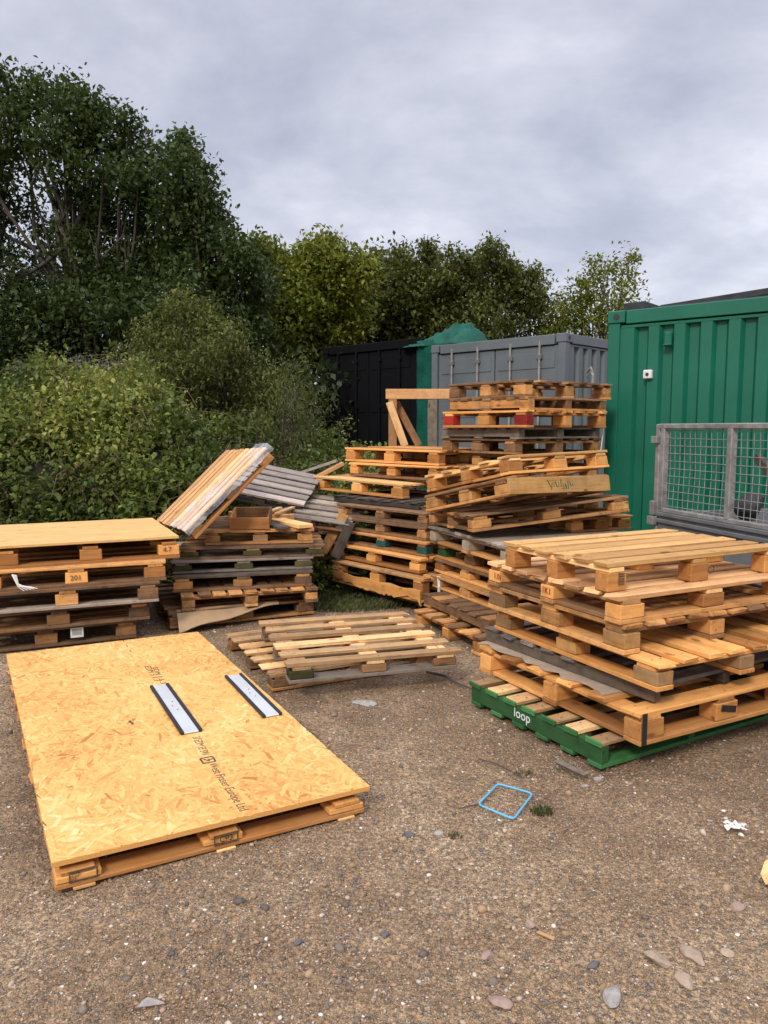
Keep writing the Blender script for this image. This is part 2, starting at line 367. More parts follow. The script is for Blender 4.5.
# ------------------------------------------------------------------ pallets
def pallet(label, group, P, a, b, h, run='v', n=7, bw=.10, deck='used', block=None, base=None, stringer=None,
           feet='runners', style='block', name='wooden_pallet', skip=(), ragged=.012, bcols=3, brows=3, blockmats=None, nb=3, deck0=0.0, nails=True):
    """local frame: x along the right-hand side (0..b), y along the left-hand side (0..a), z up; origin the near corner on the ground side"""
    block = block or deck; base = base or deck; stringer = stringer or deck
    rt = root(name, frame(*P), label, 'pallet', group)
    t = .021 if h > .11 else .017
    tb = t if feet != 'none' else 0
    def B(mb, x0, x1, y0, y1, z0, z1, along, **k):
        mb.box(((x0 + x1) / 2, (y0 + y1) / 2, (z0 + z1) / 2), (x1 - x0, y1 - y0, z1 - z0), None, along, **k)
    Lr, Lc = (b, a) if run == 'v' else (a, b)      # board length, and the way boards are spread
    def put(mb, r0, r1, c0, c1, z0, z1, alongrun=True, **k):
        if run == 'v': B(mb, r0, r1, c0, c1, z0, z1, 0 if alongrun else 1, **k)
        else: B(mb, c0, c1, r0, r1, z0, z1, 1 if alongrun else 0, **k)
    # deck boards
    mb = MB()
    for i in range(n):
        if i in skip: continue
        c = deck0 + bw / 2 + (Lc - bw - deck0) * (i / max(1, n - 1)) + rng.uniform(-.006, .006) * (0 < i < n - 1)
        w = bw * rng.uniform(.92, 1.04)
        rr0, rr1 = -rng.uniform(0, ragged), Lr + rng.uniform(0, ragged)
        cx, cy = (rr0 + rr1) / 2, c
        ang = rng.uniform(-.006, .006); sl = rng.uniform(-.003, .003)
        rot = Matrix.Rotation(ang, 3, 'Z') @ Matrix.Rotation(sl, 3, 'Y' if run == 'v' else 'X')
        tt = t * rng.uniform(.88, 1.08)
        zc = h - t + tt / 2 + abs(sl) * Lr / 2 * .6
        if run == 'v': mb.box((cx, cy, zc), (rr1 - rr0, w, tt), rot, 0, jit=.0028)
        else: mb.box((cy, cx, zc), (w, rr1 - rr0, tt), rot, 1, jit=.0028)
        if nails:
            mb.cur = 1
            for q in (.055, .5, .945):
                for e in (-.26, .26):
                    rn = Lr * q + rng.uniform(-.02, .02); cn = c + e * w + rng.uniform(-.006, .006); zn = zc + tt / 2 + .0022; rd = rng.uniform(.0032, .005)
                    ring = [(rn + rd * math.cos(k * 1.047), cn + rd * math.sin(k * 1.047)) for k in range(6)]
                    mb.add([(p, q_, zn) if run == 'v' else (q_, p, zn) for p, q_ in ring], [(0, 1, 2, 3, 4, 5) if run == 'v' else (5, 4, 3, 2, 1, 0)], None, .2)
            mb.cur = 0
    if len(mb.v): mb.build('deck', [W[deck], M_nail], rt)
    bl, bwid = (.145, .10) if b > .95 and a > .9 else (.12, .085)
    if style == 'block':
        rs = [bl / 2 + (Lr - bl) * i / (bcols - 1) for i in range(bcols)]
        cs = [bwid / 2 + (Lc - bwid) * i / (brows - 1) for i in range(brows)]
        for r_ in rs:
            mb = MB(); w = bl * .72
            put(mb, r_ - w / 2, r_ + w / 2, 0.004, Lc - .004, h - 2 * t, h - t - .0006, False, jit=.001)
            mb.build('stringer_board', W[stringer], rt)
        kk = 0
        for i, r_ in enumerate(rs):
            for j, c_ in enumerate(cs):
                mb = MB(); dx, dy = rng.uniform(-.008, .008), rng.uniform(0, .006) * (1 if j == 0 else -1 if j == brows - 1 else 0)
                put(mb, max(.003, r_ - bl / 2 + dx), min(Lr - .003, r_ + bl / 2 + dx), c_ - bwid / 2 + dy + .002, c_ + bwid / 2 + dy, tb + .0006, h - 2 * t - .0006, True, jit=.0015, ch=.004)
                bm = block if not blockmats else blockmats.get((i, j), block)
                mb.build('block', W[bm], rt); kk += 1
        if feet in ('runners', 'perimeter'):
            for c_ in cs:
                mb = MB(); w = .1
                c0 = max(0.001, c_ - w / 2); c0 = min(c0, Lc - w - .001)
                e0, e1 = (0, Lr)
                put(mb, e0, e1, c0, c0 + w, 0, t, True, jit=.001); mb.build('base_board', W[base], rt)
        if feet == 'perimeter':
            for r_ in (rs[0], rs[-1]):
                mb = MB(); w = .1
                r0 = min(max(0, r_ - w / 2), Lr - w)
                for q in range(len(cs) - 1):
                    c0 = min(max(0.001, cs[q] - w / 2), Lc) + w + .001; c1 = min(max(.001, cs[q + 1] - w / 2), Lc - w - .001) - .001
                    put(mb, r0, r0 + w, c0, c1, 0, t, False, jit=.001)
                mb.build('base_board', W[base], rt)
    else:
        for i in range(3):
            w = .045 if style == 'stringer' else .08
            r_ = w / 2 + (Lr - w) * i / 2
            mb = MB(); put(mb, r_ - w / 2, r_ + w / 2, 0, Lc, tb + .0006, h - t - .0006, False, jit=.0012); mb.build('stringer', W[stringer], rt)
        if feet != 'none':
            mb = MB()
            for i in range(nb):
                c = bw / 2 + (Lc - bw) * i / (nb - 1)
                put(mb, -.004, Lr + .004, c - bw / 2, c + bw / 2, 0, t, True, jit=.001)
            mb.build('base_board', W[base], rt)
    return rt

G8 = 'pallets in the front right stack'
def face_left(y, z): # text frame on the x=0 side of a pallet, reading along -y
    m = Matrix.Identity(4)
    for j, c in enumerate(((0, -1, 0), (0, 0, 1), (-1, 0, 0))):
        for i in range(3): m[i][j] = c[i]
    m.translation = (-.0012, y, z); return m
def face_front(x, z, y=-.0012): # on the y=0 side, reading along +x
    m = Matrix.Identity(4)
    for j, c in enumerate(((1, 0, 0), (0, 0, 1), (0, -1, 0))):
        for i in range(3): m[i][j] = c[i]
    m.translation = (x, y, z); return m

# front right stack, ground upward
lp = pallet('green painted pallet with white lettering on the ground under the front right stack', G8,
            (.96, 3.26, 0, 30, 0, 0), .96, 1.2, .125, 'v', 7, .085, 'straw', base='lgreen', stringer='lgreen', style='stringer', nb=6, ragged=.004)
for c in list(lp.children):
    if c.name.startswith('deck'): deckloop = c
for i in range(7):   # green painted ends of the deck boards
    c = .0425 + (.96 - .085) * i / 6; mb = MB()
    mb.box((-.0095, c, .1145), (.012, .092, .025), None, 1, jit=.001)
    mb.build('painted_board_end', W['lgreen'], lp)
text('lettering', 'loop', .07, face_left(.60, .048), M_wink, lp)
og = pallet('pale orange perimeter based pallet with black stripe on its corner, directly on the green pallet', G8,
            (1.10, 3.18, .137, 28, 0, 0), 1.20, 1.10, .148, 'v', 6, .12, 'orange', feet='perimeter', base='orange')
mb = MB(); mb.box((.022, -.0018, .074), (.028, .003, .142), None, 2); mb.build('paint_stripe', M_blackpaint, og)
mb = MB(); mb.box((.56, -.002, .075), (.10, .003, .03), Matrix.Rotation(.2, 3, 'Y'), 0); mb.build('stamp', M_blackpaint, og)
sh = MB()
for i in range(7):
    for k in range(1): pass
def ragged_sheet(name, M, sx, sy, th, mat, label, cat, seed, ragged=.03, wav=.004, group=None):
    r2 = random.Random(seed); nx, ny = 14, 6; vs = []; fs = []
    for k in (0, 1):
        for j in range(ny + 1):
            for i in range(nx + 1):
                x = sx * i / nx; y = sy * j / ny
                rr = random.Random(seed * 1000 + i * 31 + j)
                if j == 0: y += rr.uniform(-ragged, ragged)
                if j == ny: y += rr.uniform(-ragged, ragged)
                if i == 0 or i == nx: x += rr.uniform(-ragged, ragged) * .6
                vs.append((x, y, rr.uniform(-wav, wav) * (j == 0) + k * th))
    n1 = (nx + 1) * (ny + 1)
    for j in range(ny):
        for i in range(nx):
            a_ = j * (nx + 1) + i; q = (a_, a_ + 1, a_ + nx + 2, a_ + nx + 1)
            fs.append(q[::-1]); fs.append(tuple(z + n1 for z in q))
    ring = [i for i in range(nx + 1)] + [j * (nx + 1) + nx for j in range(1, ny + 1)] + [ny * (nx + 1) + i for i in range(nx - 1, -1, -1)] + [j * (nx + 1) for j in range(ny - 1, 0, -1)]
    for i in range(len(ring)):
        p, q = ring[i], ring[(i + 1) % len(ring)]; fs.append((p, q, q + n1, p + n1))
    mb = MB(); mb.add(vs, fs); o = mb.build(name, mat); o.matrix_world = M
    return tag(o, label, cat, group)
ragged_sheet('plywood_sheet', frame(1.015, 3.40, .2875, 28) @ Matrix.Rotation(R(90), 4, 'Z') @ Matrix.Scale(-1, 4, (0, 1, 0)), 1.0, .7, .006, M_paleply,
             'thin ragged grey sheet poking out over the orange pallet in the front right stack', 'sheet', 5)
pallet('flattened dark weathered pallet with grey board ends, lying above the ragged sheet', G8,
       (1.19, 3.29, .2955, 31, 0, 0), 1.18, 1.03, .075, 'v', 8, .095, 'slate', stringer='dark', style='stringer', feet='none', ragged=.035)
pallet('light orange pallet with gapped slats, fourth from the ground in the front right stack', G8,
       (1.17, 3.20, .372, 27, 0, 0), 1.20, 1.15, .126, 'u', 8, .10, 'orange', block='chip', base='orange')
pallet('dirty brown pallet with rough weathered blocks under the pinkish one in the front right stack', G8,
       (1.06, 3.32, .50, 27, 0, 0), 1.05, 1.20, .135, 'u', 9, .11, 'used', block='brown', base='used', feet='runners', blockmats={(0, 0): 'chip', (2, 0): 'chip'})
r2 = pallet('pallet with pinkish deck and red stamped blocks under the topmost pale one, front right stack', G8,
       (1.04, 3.32, .636, 27, 0, 0), 1.02, 1.2, .128, 'v', 8, .098, 'pink', block='orange', base='used', feet='perimeter')
for body, y in (('1.01', .96), ('-1K1', .56)):
    st = text('stamp', body, .045, face_left(y, .045), M_redink, r2)
r1 = pallet('newest pale yellow pallet with open slats on top of the front right stack', G8,
       (1.00, 3.39, .765, 27, 0, 0), .78, 1.18, .132, 'v', 6, .098, 'fresh', block='orange', feet='none')
mb = MB()
for k in range(5): mb.box((.085, -.0013, .035 + k * .012), (.03, .002, .005), None, 0)
mb.box((.067, -.0013, .06), (.004, .002, .06), None, 2)
mb.build('stamp', M_ink, r1)
mb = MB(); mb.tube([(.66 + .02 * math.cos(a), -.0015, .055 + .02 * math.sin(a)) for a in [i * .5236 for i in range(13)]], .002, 4); mb.build('stamp', M_ink, r1)

# left stack
GL = 'pallets in the far left stack'
def Lf(Rx, Ry, z, yaw, b): return (Rx - b * math.cos(R(yaw)), Ry - b * math.sin(R(yaw)), z, yaw, 0, 0)
l5 = pallet('dark bottom pallet with a white paper tag in the stack at the left edge', GL, Lf(-1.78, 5.42, 0, 25, 1.2), 1.15, 1.2, .138, 'v', 7, .1, 'brown', block='brown')
mb = MB(); mb.box((.80, -.006, .085), (.085, .004, .07), None, 0, ch=.001); tg = mb.build('paper_tag', M_white, l5)
mb = MB()
for k in range(9): mb.box((.772 + k * .007, -.0085, .09), (.003, .001, .045), None, 2, ch=.0002)
mb.build('barcode', M_ink, tg)
pallet('brown worn pallet second from the ground in the stack at the left edge', GL, Lf(-1.68, 5.42, .1385, 25, 1.2), 1.15, 1.2, .136, 'v', 7, .1, 'brown', block='brown', deck0=0)
pallet('grey brown pallet in the middle of the stack at the left edge', GL, Lf(-1.60, 5.38, .275, 22, 1.2), 1.15, 1.2, .143, 'v', 7, .1, 'brown', block='used', base='grey')
l2 = pallet('orange brown pallet with a white strap on its block, second from the top at left', GL, Lf(-1.56, 5.44, .4185, 23, 1.2), 1.15, 1.2, .141, 'v', 7, .1, 'used', block='orange', base='used')
l1 = pallet('light pallet holding up the plywood sheet on the left stack', GL, Lf(-1.49, 5.56, .560, 24, 1.22), 1.2, 1.22, .140, 'v', 7, .1, 'orange', block='orange', base='orange', skip=(0,))
text('stamp', '4.7', .05, face_front(1.10, .05), M_ink, l1)
text('stamp', '201', .05, face_front(.56, .045), M_ink, l2)

# osb boards with real flakes
def osb_board(name, M, a, b, th, label, nfl, cat='board', ncol=1.0, seed=3):
    r3 = np.random.default_rng(seed)
    rt = root(name, M, label, cat)
    mb = MB(); mb.box((b / 2, a / 2, th / 2), (b, a, th), None, 1, tone=.35, ch=.001); core = mb.build('board', M_osb, rt)
    c = np.stack([r3.uniform(.0, b, nfl), r3.uniform(0, a, nfl)], 1)
    ln = r3.uniform(.035, .115, nfl); wd = r3.uniform(.005, .021, nfl)
    ang = r3.normal(math.pi / 2, .75, nfl); d = np.stack([np.cos(ang), np.sin(ang)], 1); e = np.stack([-d[:, 1], d[:, 0]], 1)
    z = th + r3.uniform(.0002, .0011, nfl)
    lowf = .5 + .5 * np.sin(c[:, 0] * 5.1 + 2 * np.sin(c[:, 1] * 3.3)) * np.sin(c[:, 1] * 4.3 + 1.7 * np.sin(c[:, 0] * 2.9))
    tn = np.clip(r3.beta(2.8, 2.6, nfl) * .86 + .34 * lowf - .12 + (r3.random(nfl) < .03) * -.3, 0, 1)
    V = []; K = 6
    prof = [(-.5, -.5), (.38, -.5), (.5, -.1), (.46, .5), (-.36, .5), (-.5, .2)]
    G = []
    for px, py in prof:
        jx = r3.uniform(-.1, .1, nfl); jy = r3.uniform(-.16, .16, nfl)
        p = c + d * (ln * (px + jx))[:, None] + e * (wd * (py + jy))[:, None]
        p[:, 0] = np.clip(p[:, 0], 0, b); p[:, 1] = np.clip(p[:, 1], 0, a)
        V.append(np.concatenate([p, z[:, None]], 1))
        G.append(np.stack([ln * (px + jx) + r3.uniform(0, 40, 1), wd * (py + jy) + tn * 17, z * 0 + tn * 91], 1))
    V = np.stack(V, 1).reshape(-1, 3); G = np.stack(G, 1).reshape(-1, 3)
    F = np.arange(nfl * K).reshape(-1, K)
    o = npmesh('strand_surface', V, F, M_osb, np.repeat(tn, K), rt)
    at = o.data.attributes.new('gco', 'FLOAT_VECTOR', 'POINT'); at.data.foreach_set('vector', G.astype('f').ravel())
    return rt
ply = ragged_sheet('plywood_sheet', frame(-2.64, 5.04, .7015, 25), 1.26, 1.28, .016, W['fresh'], 'flat pale plywood sheet covering the top of the left stack', 'sheet', 8, .004, .0)

# the long strand board on two low pallets, front left
BF = frame(-1.075, 2.352, .084, 29, 1.0, -.6)
A_, B_ = 2.485, 1.165
osb = osb_board('strand_board', BF, A_, B_, .018, 'large orange strand board lying over two low pallets in the foreground', 15000)
def bl_(wx, wy): # world to board local
    p = BF.inverted() @ Vector((wx, wy, .13)); return p.x, p.y
def board_text(body, w0, w1, size, mat=M_ink):
    x0, y0 = bl_(*w0); x1, y1 = bl_(*w1)
    ang = math.atan2(y1 - y0, x1 - x0)
    ln = math.hypot(x1 - x0, y1 - y0)
    M = Matrix.Translation((x0, y0, .0195)) @ Matrix.Rotation(ang, 4, 'Z')
    o = text('lettering', body, size, M, mat, osb, .0002)
    xs = [((Matrix.Rotation(-ang, 4, 'Z') @ Matrix.Translation((-x0, -y0, 0))) @ v.co).x for v in o.data.vertices]
    k = ln / max(xs)
    Ms = M @ Matrix.Diagonal((k, 1, 1, 1)) @ M.inverted()
    o.data.transform(Ms)
board_text('West Fraser Europe Ltd', (-.735, 3.085), (-.530, 2.70), .052)
board_text('3/ EDM EI SW', (-.868, 3.355), (-.778, 3.165), .05)
board_text('EDM 5 1.3', (-1.39, 4.34), (-1.255, 4.09), .05)
board_text('EDM 1 5.3', (-1.335, 4.32), (-1.21, 4.05), .04)
board_text('- - -', (-1.70, 4.86), (-1.56, 4.60), .05)
mb = MB(); cx, cy = bl_(-.745, 3.125)
for s_ in (-1, 1):
    mb.box((cx + s_ * .026, cy, .0196), (.008, .052, .0006), None, 0, ch=.0001); mb.box((cx, cy + s_ * .026, .0199), (.052, .008, .0006), None, 0, ch=.0001)
mb.box((cx - .004, cy, .0197), (.007, .034, .0006), Matrix.Rotation(.6, 3, 'Z'), 0, ch=.0001); mb.box((cx + .01, cy, .0201), (.02, .007, .0006), None, 0, ch=.0001)
mb.build('emblem', M_ink, osb)
mb = MB(); cx, cy = bl_(-1.195, 3.511)
for q in range(4): mb.box((cx + rng.uniform(-.006, .006), cy - .02 + q * .014, .0194 + q * .0001), (.012, .013, .0004), Matrix.Rotation(rng.uniform(0, 2), 3, 'Z'), 0, ch=.0001)
mb.build('ink_mark', M_ink, osb)
GB = 'low pallets under the strand board'
_p = BF @ Vector((.006, -.012, -.0762)); PB1 = (_p.x, _p.y, _p.z, 29, 1.1, -.7)
_p = BF @ Vector((-.0, 1.20, -.0762)); PB2 = (_p.x, _p.y, _p.z, 29, 1.1, -.7)
b1 = pallet('near low pallet with stamped blocks carrying the front half of the strand board', GB, PB1, 1.14, 1.13, .075, 'v', 6, .1, 'orange', block='orange', base='orange', feet='runners', deck0=.16)
mb = MB()
for x in (.09, .57, 1.05): mb.box((x, .57, -.0052), (.07, 1.15, .0100), None, 1)
mb.build('base_skid', W['fresh'], b1)
b2 = pallet('far low pallet carrying the back half of the strand board', GB, PB2, 1.16, 1.13, .075, 'v', 6, .1, 'brown', block='orange', base='orange', feet='runners')
mb = MB()
for x in (.09, .57, 1.05): mb.box((x, .59, -.022), (.07, 1.19, .0435), None, 1)
mb.build('base_skid', W['orange'], b2)
for b_, xs in ((b1, (.0, .5)),):
    for cx, wd, hh in ((.088, .085, .034), (.57, .085, .034)):
        z = .037; mb = MB()
        for s_ in (-1, 1):
            mb.box((cx + s_ * wd / 2, -.0012, z), (.005, .002, hh), None, 2, ch=.0003); mb.box((cx, -.0018, z + s_ * hh / 2), (wd + .005, .002, .005), None, 0, ch=.0003)
        mb.build('stamp_border', M_ink, b_)
    text('stamp', 'CP3', .03, face_front(.57, .027), M_blackpaint, b_, align='CENTER')
    for z_, s_ in ((.044, 'IT 08'), (.034, '0-HT'), (.024, 'HT')):
        text('stamp', s_, .011, face_front(.052, z_), M_ink, b_)
# two metal ramp strips on the board
def strip(pts, label):
    p0, p1 = Vector(pts[0]), Vector(pts[1])
    yaw = math.degrees(math.atan2(p1.y - p0.y, p1.x - p0.x))
    q0, q1 = [BF.inverted() @ Vector((p.x, p.y, .15)) for p in (p0, p1)]
    rt = root('metal_strip', BF @ Matrix.Translation((q0.x, q0.y, .0195)) @ Matrix.Rotation(math.atan2(q1.y - q0.y, q1.x - q0.x), 4, 'Z'), label, 'metal strip', 'white metal strips on the strand board')
    ln = (p1 - p0).length
    mb = MB(); mb.box((ln / 2, 0, .006), (ln, .066, .007), None, 0, ch=.0015); mb.build('plate', M_alu, rt)
    for s_ in (-1, 1):
        mb = MB(); mb.box((ln / 2, s_ * .042, .008), (ln, .016, .016), None, 0, ch=.004); mb.build('edge_strip', M_rubber, rt)
    for k in range(3):
        mb = MB(); x = ln * (.40 + .085 * k); mb.tube([(x, (-1) ** k * .006, .0095), (x, (-1) ** k * .006, .0112)], .0035, 8); mb.build('screw', M_steel, rt)
strip([(-1.205, 4.005), (-.880, 3.395)], 'white metal strip with black edges in the middle of the strand board')
strip([(-.845, 4.190), (-.540, 3.610)], 'white metal strip with black edges near the right side of the strand board')

# stack left of the centre, ground upward
GM = 'pallets in the low stack left of centre'
pallet('dark bottom pallet with cardboard drooping over it in the low weathered stack', GM, (-1.61, 5.66, 0, 25, 0, 0), 1.15, 1.15, .124, 'v', 7, .1, 'brown', block='brown')
pallet('tan pallet with notched board ends just above the cardboard in the low weathered stack', GM, (-1.53, 5.70, .125, 18, 0, 0), 1.15, 1.06, .120, 'u', 9, .10, 'used', block='used', base='used')
pallet('dark pallet with doubled grey boards third from the ground in the low weathered stack', GM, (-1.62, 5.80, .2455, 14, 0, 0), 1.15, 1.08, .122, 'v', 8, .11, 'dark', block='brown', base='brown', stringer='brown')
pallet('thin silver grey pallet on small mossy blocks in the low weathered stack', GM, (-1.65, 5.92, .368, 13, 0, 0), 1.1, 1.10, .098, 'v', 8, .12, 'lilac', block='moss', base='grey', stringer='grey')
pallet('thin brown pallet on green mossy blocks just beneath the tray', GM, (-1.61, 6.00, .4665, 9, 0, 0), 1.1, 1.14, .094, 'v', 7, .1, 'brown', block='moss', base='brown')
m1 = pallet('short brown pallet carrying the small tray and loose planks on top', GM, (-1.44, 6.14, .561, 9, 0, 0), 1.0, .87, .120, 'v', 8, .1, 'brown', block='used', base='used')
# leaning pallet in film
ln_ = pallet('pallet with plastic film leaning steeply against the low weathered stack', None, (-1.43, 5.80, .66, 30, -4.9, 43), 1.10, .89, .115, 'v', 8, .095, 'pink', block='brown', base='orange', stringer='brown')
def film():
    nx, ny = 46, 22; V = []; r5 = random.Random(4)
    ph = [(r5.uniform(3, 26), r5.uniform(3, 26), r5.uniform(0, 6), r5.uniform(.3, 1)) for _ in range(14)]
    for j in range(ny + 1):
        for i in range(nx + 1):
            x = -.02 + .95 * i / nx; w = .30 + .16 * (1 - i / nx) + .03 * math.sin(i * .7)
            y = -.03 + w * j / ny
            z = sum(am * math.sin(fx * x + fy * y + p) for fx, fy, p, am in ph) * .0035
            zz = .1205 + abs(z) + .006 * r5.random()
            if j < 3: zz -= (3 - j) * .022; y = -.012 - .004 * r5.random()
            V.append((x, y, zz))
    F = [(j * (nx + 1) + i, j * (nx + 1) + i + 1, (j + 1) * (nx + 1) + i + 1, (j + 1) * (nx + 1) + i) for j in range(ny) for i in range(nx)]
    o = npmesh('plastic_film', V, F, M_film, smooth=True); o.matrix_world = frame(-1.43, 5.80, .66, 30, -4.9, 43)
    tag(o, 'crumpled clear plastic film draped down the leaning pallet', 'plastic film')
film()
# tray, planks on that stack
def plank(name, label, p0, p1, w, th, mat, roll=0, cat='plank', group=None, tone=None):
    p0, p1 = Vector(p0), Vector(p1); d = (p1 - p0); ln = d.length; d.normalize()
    y = Vector((0, 0, 1)).cross(d).normalized(); z = d.cross(y)
    m = Matrix((d, y, z)).transposed().to_4x4() @ Matrix.Rotation(roll, 4, 'X'); m.translation = p0
    mb = MB(); mb.box((ln / 2, 0, th / 2), (ln, w, th), None, 0, jit=.002, tone=tone); o = mb.build(name, mat); o.matrix_world = m
    return tag(o, label, cat, group)
tr = root('wooden_tray', frame(-1.25, 6.18, .683, 4, 9, 0), 'small open wooden tray resting on the short brown pallet', 'tray')
for nm, c, s_, al in (('front_board', (.16, .01, .05), (.32, .02, .095), 0), ('back_board', (.16, .35, .05), (.32, .02, .095), 0), ('side_board', (.01, .18, .052), (.018, .318, .10), 1), ('side_board', (.31, .18, .052), (.018, .318, .10), 1), ('bottom_board', (.16, .18, .007), (.28, .318, .012), 0)):
    mb = MB(); mb.box(c, s_, None, al); mb.build(nm, W['orange' if nm == 'front_board' else 'used'], tr)
plank('plank', 'yellow plank lying slanted beside the wooden tray', (-1.00, 6.78, .69), (-.64, 6.24, .69), .14, .03, W['fresh'], tone=.8)
plank('plank', 'short dark grey plank between the tray and the yellow plank', (-.99, 6.50, .684), (-.81, 6.20, .684), .11, .024, W['dark'])
sl = root('slatted_offcut', frame(-1.20, 6.62, .685, 20), 'broken piece of light slats behind the wooden tray', 'pallet offcut')
for k in range(4):
    mb = MB(); mb.box((.02 + k * .125, .2, .075), (.045, .55, .02), Matrix.Rotation(-.5, 3, 'Z'), 1); mb.build('slat', W['straw'], sl)
mb = MB(); mb.box((.2, .38, .035), (.56, .09, .058), None, 0); mb.build('cross_board', W['orange'], sl)
mb = MB(); mb.box((.2, .02, .03), (.46, .07, .058), None, 0); mb.build('cross_board', W['used'], sl)
# cardboard drooping out of the stack
def card():
    nx, ny = 18, 8; V = []
    for k in (0, 1):
        for j in range(ny + 1):
            for i in range(nx + 1):
                s_, t_ = i / nx, j / ny
                out = (.20 - .17 * s_ ** .7) * t_
                x = .06 + .80 * s_ - .02 * t_
                y = .05 - .07 * t_ - out * .75
                drop = (.115 * (1 - s_) ** 1.2 + .015) * t_ ** 1.4
                z = .1262 - drop + .012 * math.sin(s_ * 9) * t_ + .004 * math.sin(t_ * 12 + s_ * 5) * t_
                if s_ > .55: z += .004 * t_
                V.append((x, y, max(.004, z) + k * .004))
    n1 = (nx + 1) * (ny + 1); F = []
    for j in range(ny):
        for i in range(nx):
            a_ = j * (nx + 1) + i; q = (a_, a_ + 1, a_ + nx + 2, a_ + nx + 1); F.append(q[::-1] if 0 else q); F.append(tuple(z + n1 for z in q)[::-1])
    o = npmesh('cardboard_sheet', V, F, M_card); o.matrix_world = frame(-1.61, 5.66, 0, 25)
    tag(o, 'bent brown cardboard sheet drooping to the ground from the low weathered stack', 'cardboard')
card()

# flat pair in the middle
GF = 'two flat pallets on the gravel in the middle'
pallet('lower flat pallet whose slat ends stick out on the near left', GF, (-.64, 4.27, 0, 26, 0, 0), 1.02, 1.08, .100, 'v', 7, .085, 'straw', block='brown', base='used', stringer='used')
pallet('straw coloured open slatted pallet lying on top of another in the middle of the yard', GF, (-.52, 4.10, .1015, 18, .6, -.4), .98, 1.0, .112, 'v', 6, .075, 'straw', block='used', base='grey', blockmats={(0, 0): 'moss'}, stringer='straw', ragged=.03)

# centre stack, ground upward
GC = 'pallets in the tall light stack at centre'
pallet('dark pallet lying on the ground under the light centre stack', GC, (.38, 6.03, 0, 42, 0, 0), 1.15, .9, .115, 'v', 7, .1, 'dark', block='dark')
c1 = pallet('pallet with a torn chipboard side hanging low in the light centre stack', GC, (.30, 6.02, .117, 41, 0, 0), 1.18, .95, .195, 'u', 7, .1, 'used', block='orange', base='orange')
def torn():
    V = []; F = []; n_ = 40; r6 = random.Random(9); xs = [1.16 * i / n_ for i in range(n_ + 1)]
    lo = .06
    for k in (0, 1):
        for i, y in enumerate(xs):
            s_ = i / n_
            b0 = .0 + (.05 if .0 < s_ < .12 else 0) + r6.uniform(0, .015) * (k == 0)
            if .12 <= s_ < .3: b0 = .07 - .3 * (s_ - .12)
            if .3 <= s_ < .62: b0 = .02 + r6.uniform(0, .025)
            if s_ >= .62: b0 = .02 + .18 * (s_ - .62) + r6.uniform(0, .02)
            V += [(-.004 - .012 * k, y, b0 - .03), (-.004 - .012 * k, y, .098 + .006 * math.sin(i * .6))]
    m_ = 2 * (n_ + 1)
    for i in range(n_):
        a_ = 2 * i
        F += [(a_, a_ + 1, a_ + 3, a_ + 2), (m_ + a_, m_ + a_ + 2, m_ + a_ + 3, m_ + a_ + 1), (a_, a_ + 2, m_ + a_ + 2, m_ + a_), (a_ + 1, m_ + a_ + 1, m_ + a_ + 3, a_ + 3)]
    mb = MB(); mb.add(V, F, [(v[1] + 3, v[0] + 1, v[2]) for v in V], .6); mb.build('torn_side_board', W['orange'], c1)
torn()
pallet('light overhanging pallet with nine clear blocks low in the centre stack', GC, (.285, 6.17, .322, 41, 0, 0), 1.22, .95, .122, 'u', 7, .1, 'orange', block='orange')
pallet('brown pallet with teal painted blocks in the centre stack', GC, (.345, 6.26, .445, 42, 0, 0), 1.14, .9, .118, 'u', 7, .1, 'brown', block='teal', base='used')
pallet('lower of two matching narrow brown pallets in the centre stack', GC, (.35, 6.36, .564, 43, 0, 0), 1.16, .9, .112, 'u', 8, .09, 'brown', block='used', base='used')
pallet('upper of two matching narrow brown pallets in the centre stack', GC, (.36, 6.42, .677, 44, 0, 0), 1.16, .9, .112, 'u', 8, .09, 'brown', block='used', base='used')
pallet('thin dark broken pallet under the large light one in the centre stack', GC, (.30, 6.75, .79, 46, 0, 0), 1.1, .9, .06, 'v', 7, .1, 'dark', style='stringer', feet='none')
pallet('large light pallet jutting out to the left near the centre stack top', GC, (.17, 7.06, .852, 46, 1.2, 0), 1.24, 1.15, .133, 'u', 9, .115, 'fresh', block='orange', base='orange')
pallet('second pallet from the top of the light centre stack', GC, (.49, 7.10, 1.013, 46, .3, 0), 1.18, .95, .135, 'u', 7, .1, 'orange', block='orange', base='used')
pallet('topmost orange pallet of the light centre stack', GC, (.51, 7.20, 1.152, 46, .4, .2), 1.28, 1.0, .140, 'u', 9, .11, 'orange', block='orange', base='orange')

# stack behind the front right one
GD = 'pallets under the grey deck behind the front right stack'
pallet('low ground pallet with gapped dark slats in front of the grey decked stack', GD, (.63, 4.96, 0, 26, 0, 0), .9, 1.15, .125, 'v', 6, .085, 'used', block='orange', base='used', stringer='orange')
pallet('pallet of thick rough boards on the low ground pallet beside the front right stack', GD, (.70, 5.05, .127, 25, 0, 0), .92, 1.15, .10, 'v', 7, .1, 'brown', style='beam', stringer='brown', base='used')
pallet('tan pallet third from the bottom behind the front right stack', GD, (.80, 5.25, .2285, 25, 0, 0), .98, 1.2, .098, 'u', 7, .1, 'used', block='used', base='orange')
pallet('brown pallet two below the grey deck behind the front right stack', GD, (.82, 5.40, .328, 25, 0, 0), .96, 1.2, .112, 'u', 7, .1, 'brown', block='orange', base='orange')
pallet('pallet with one green painted corner block beneath the grey deck', GD, (.86, 5.32, .441, 24, 0, 0), 1.05, 1.2, .128, 'u', 7, .1, 'used', block='used', base='orange', blockmats={(2, 0): 'lgreen'})
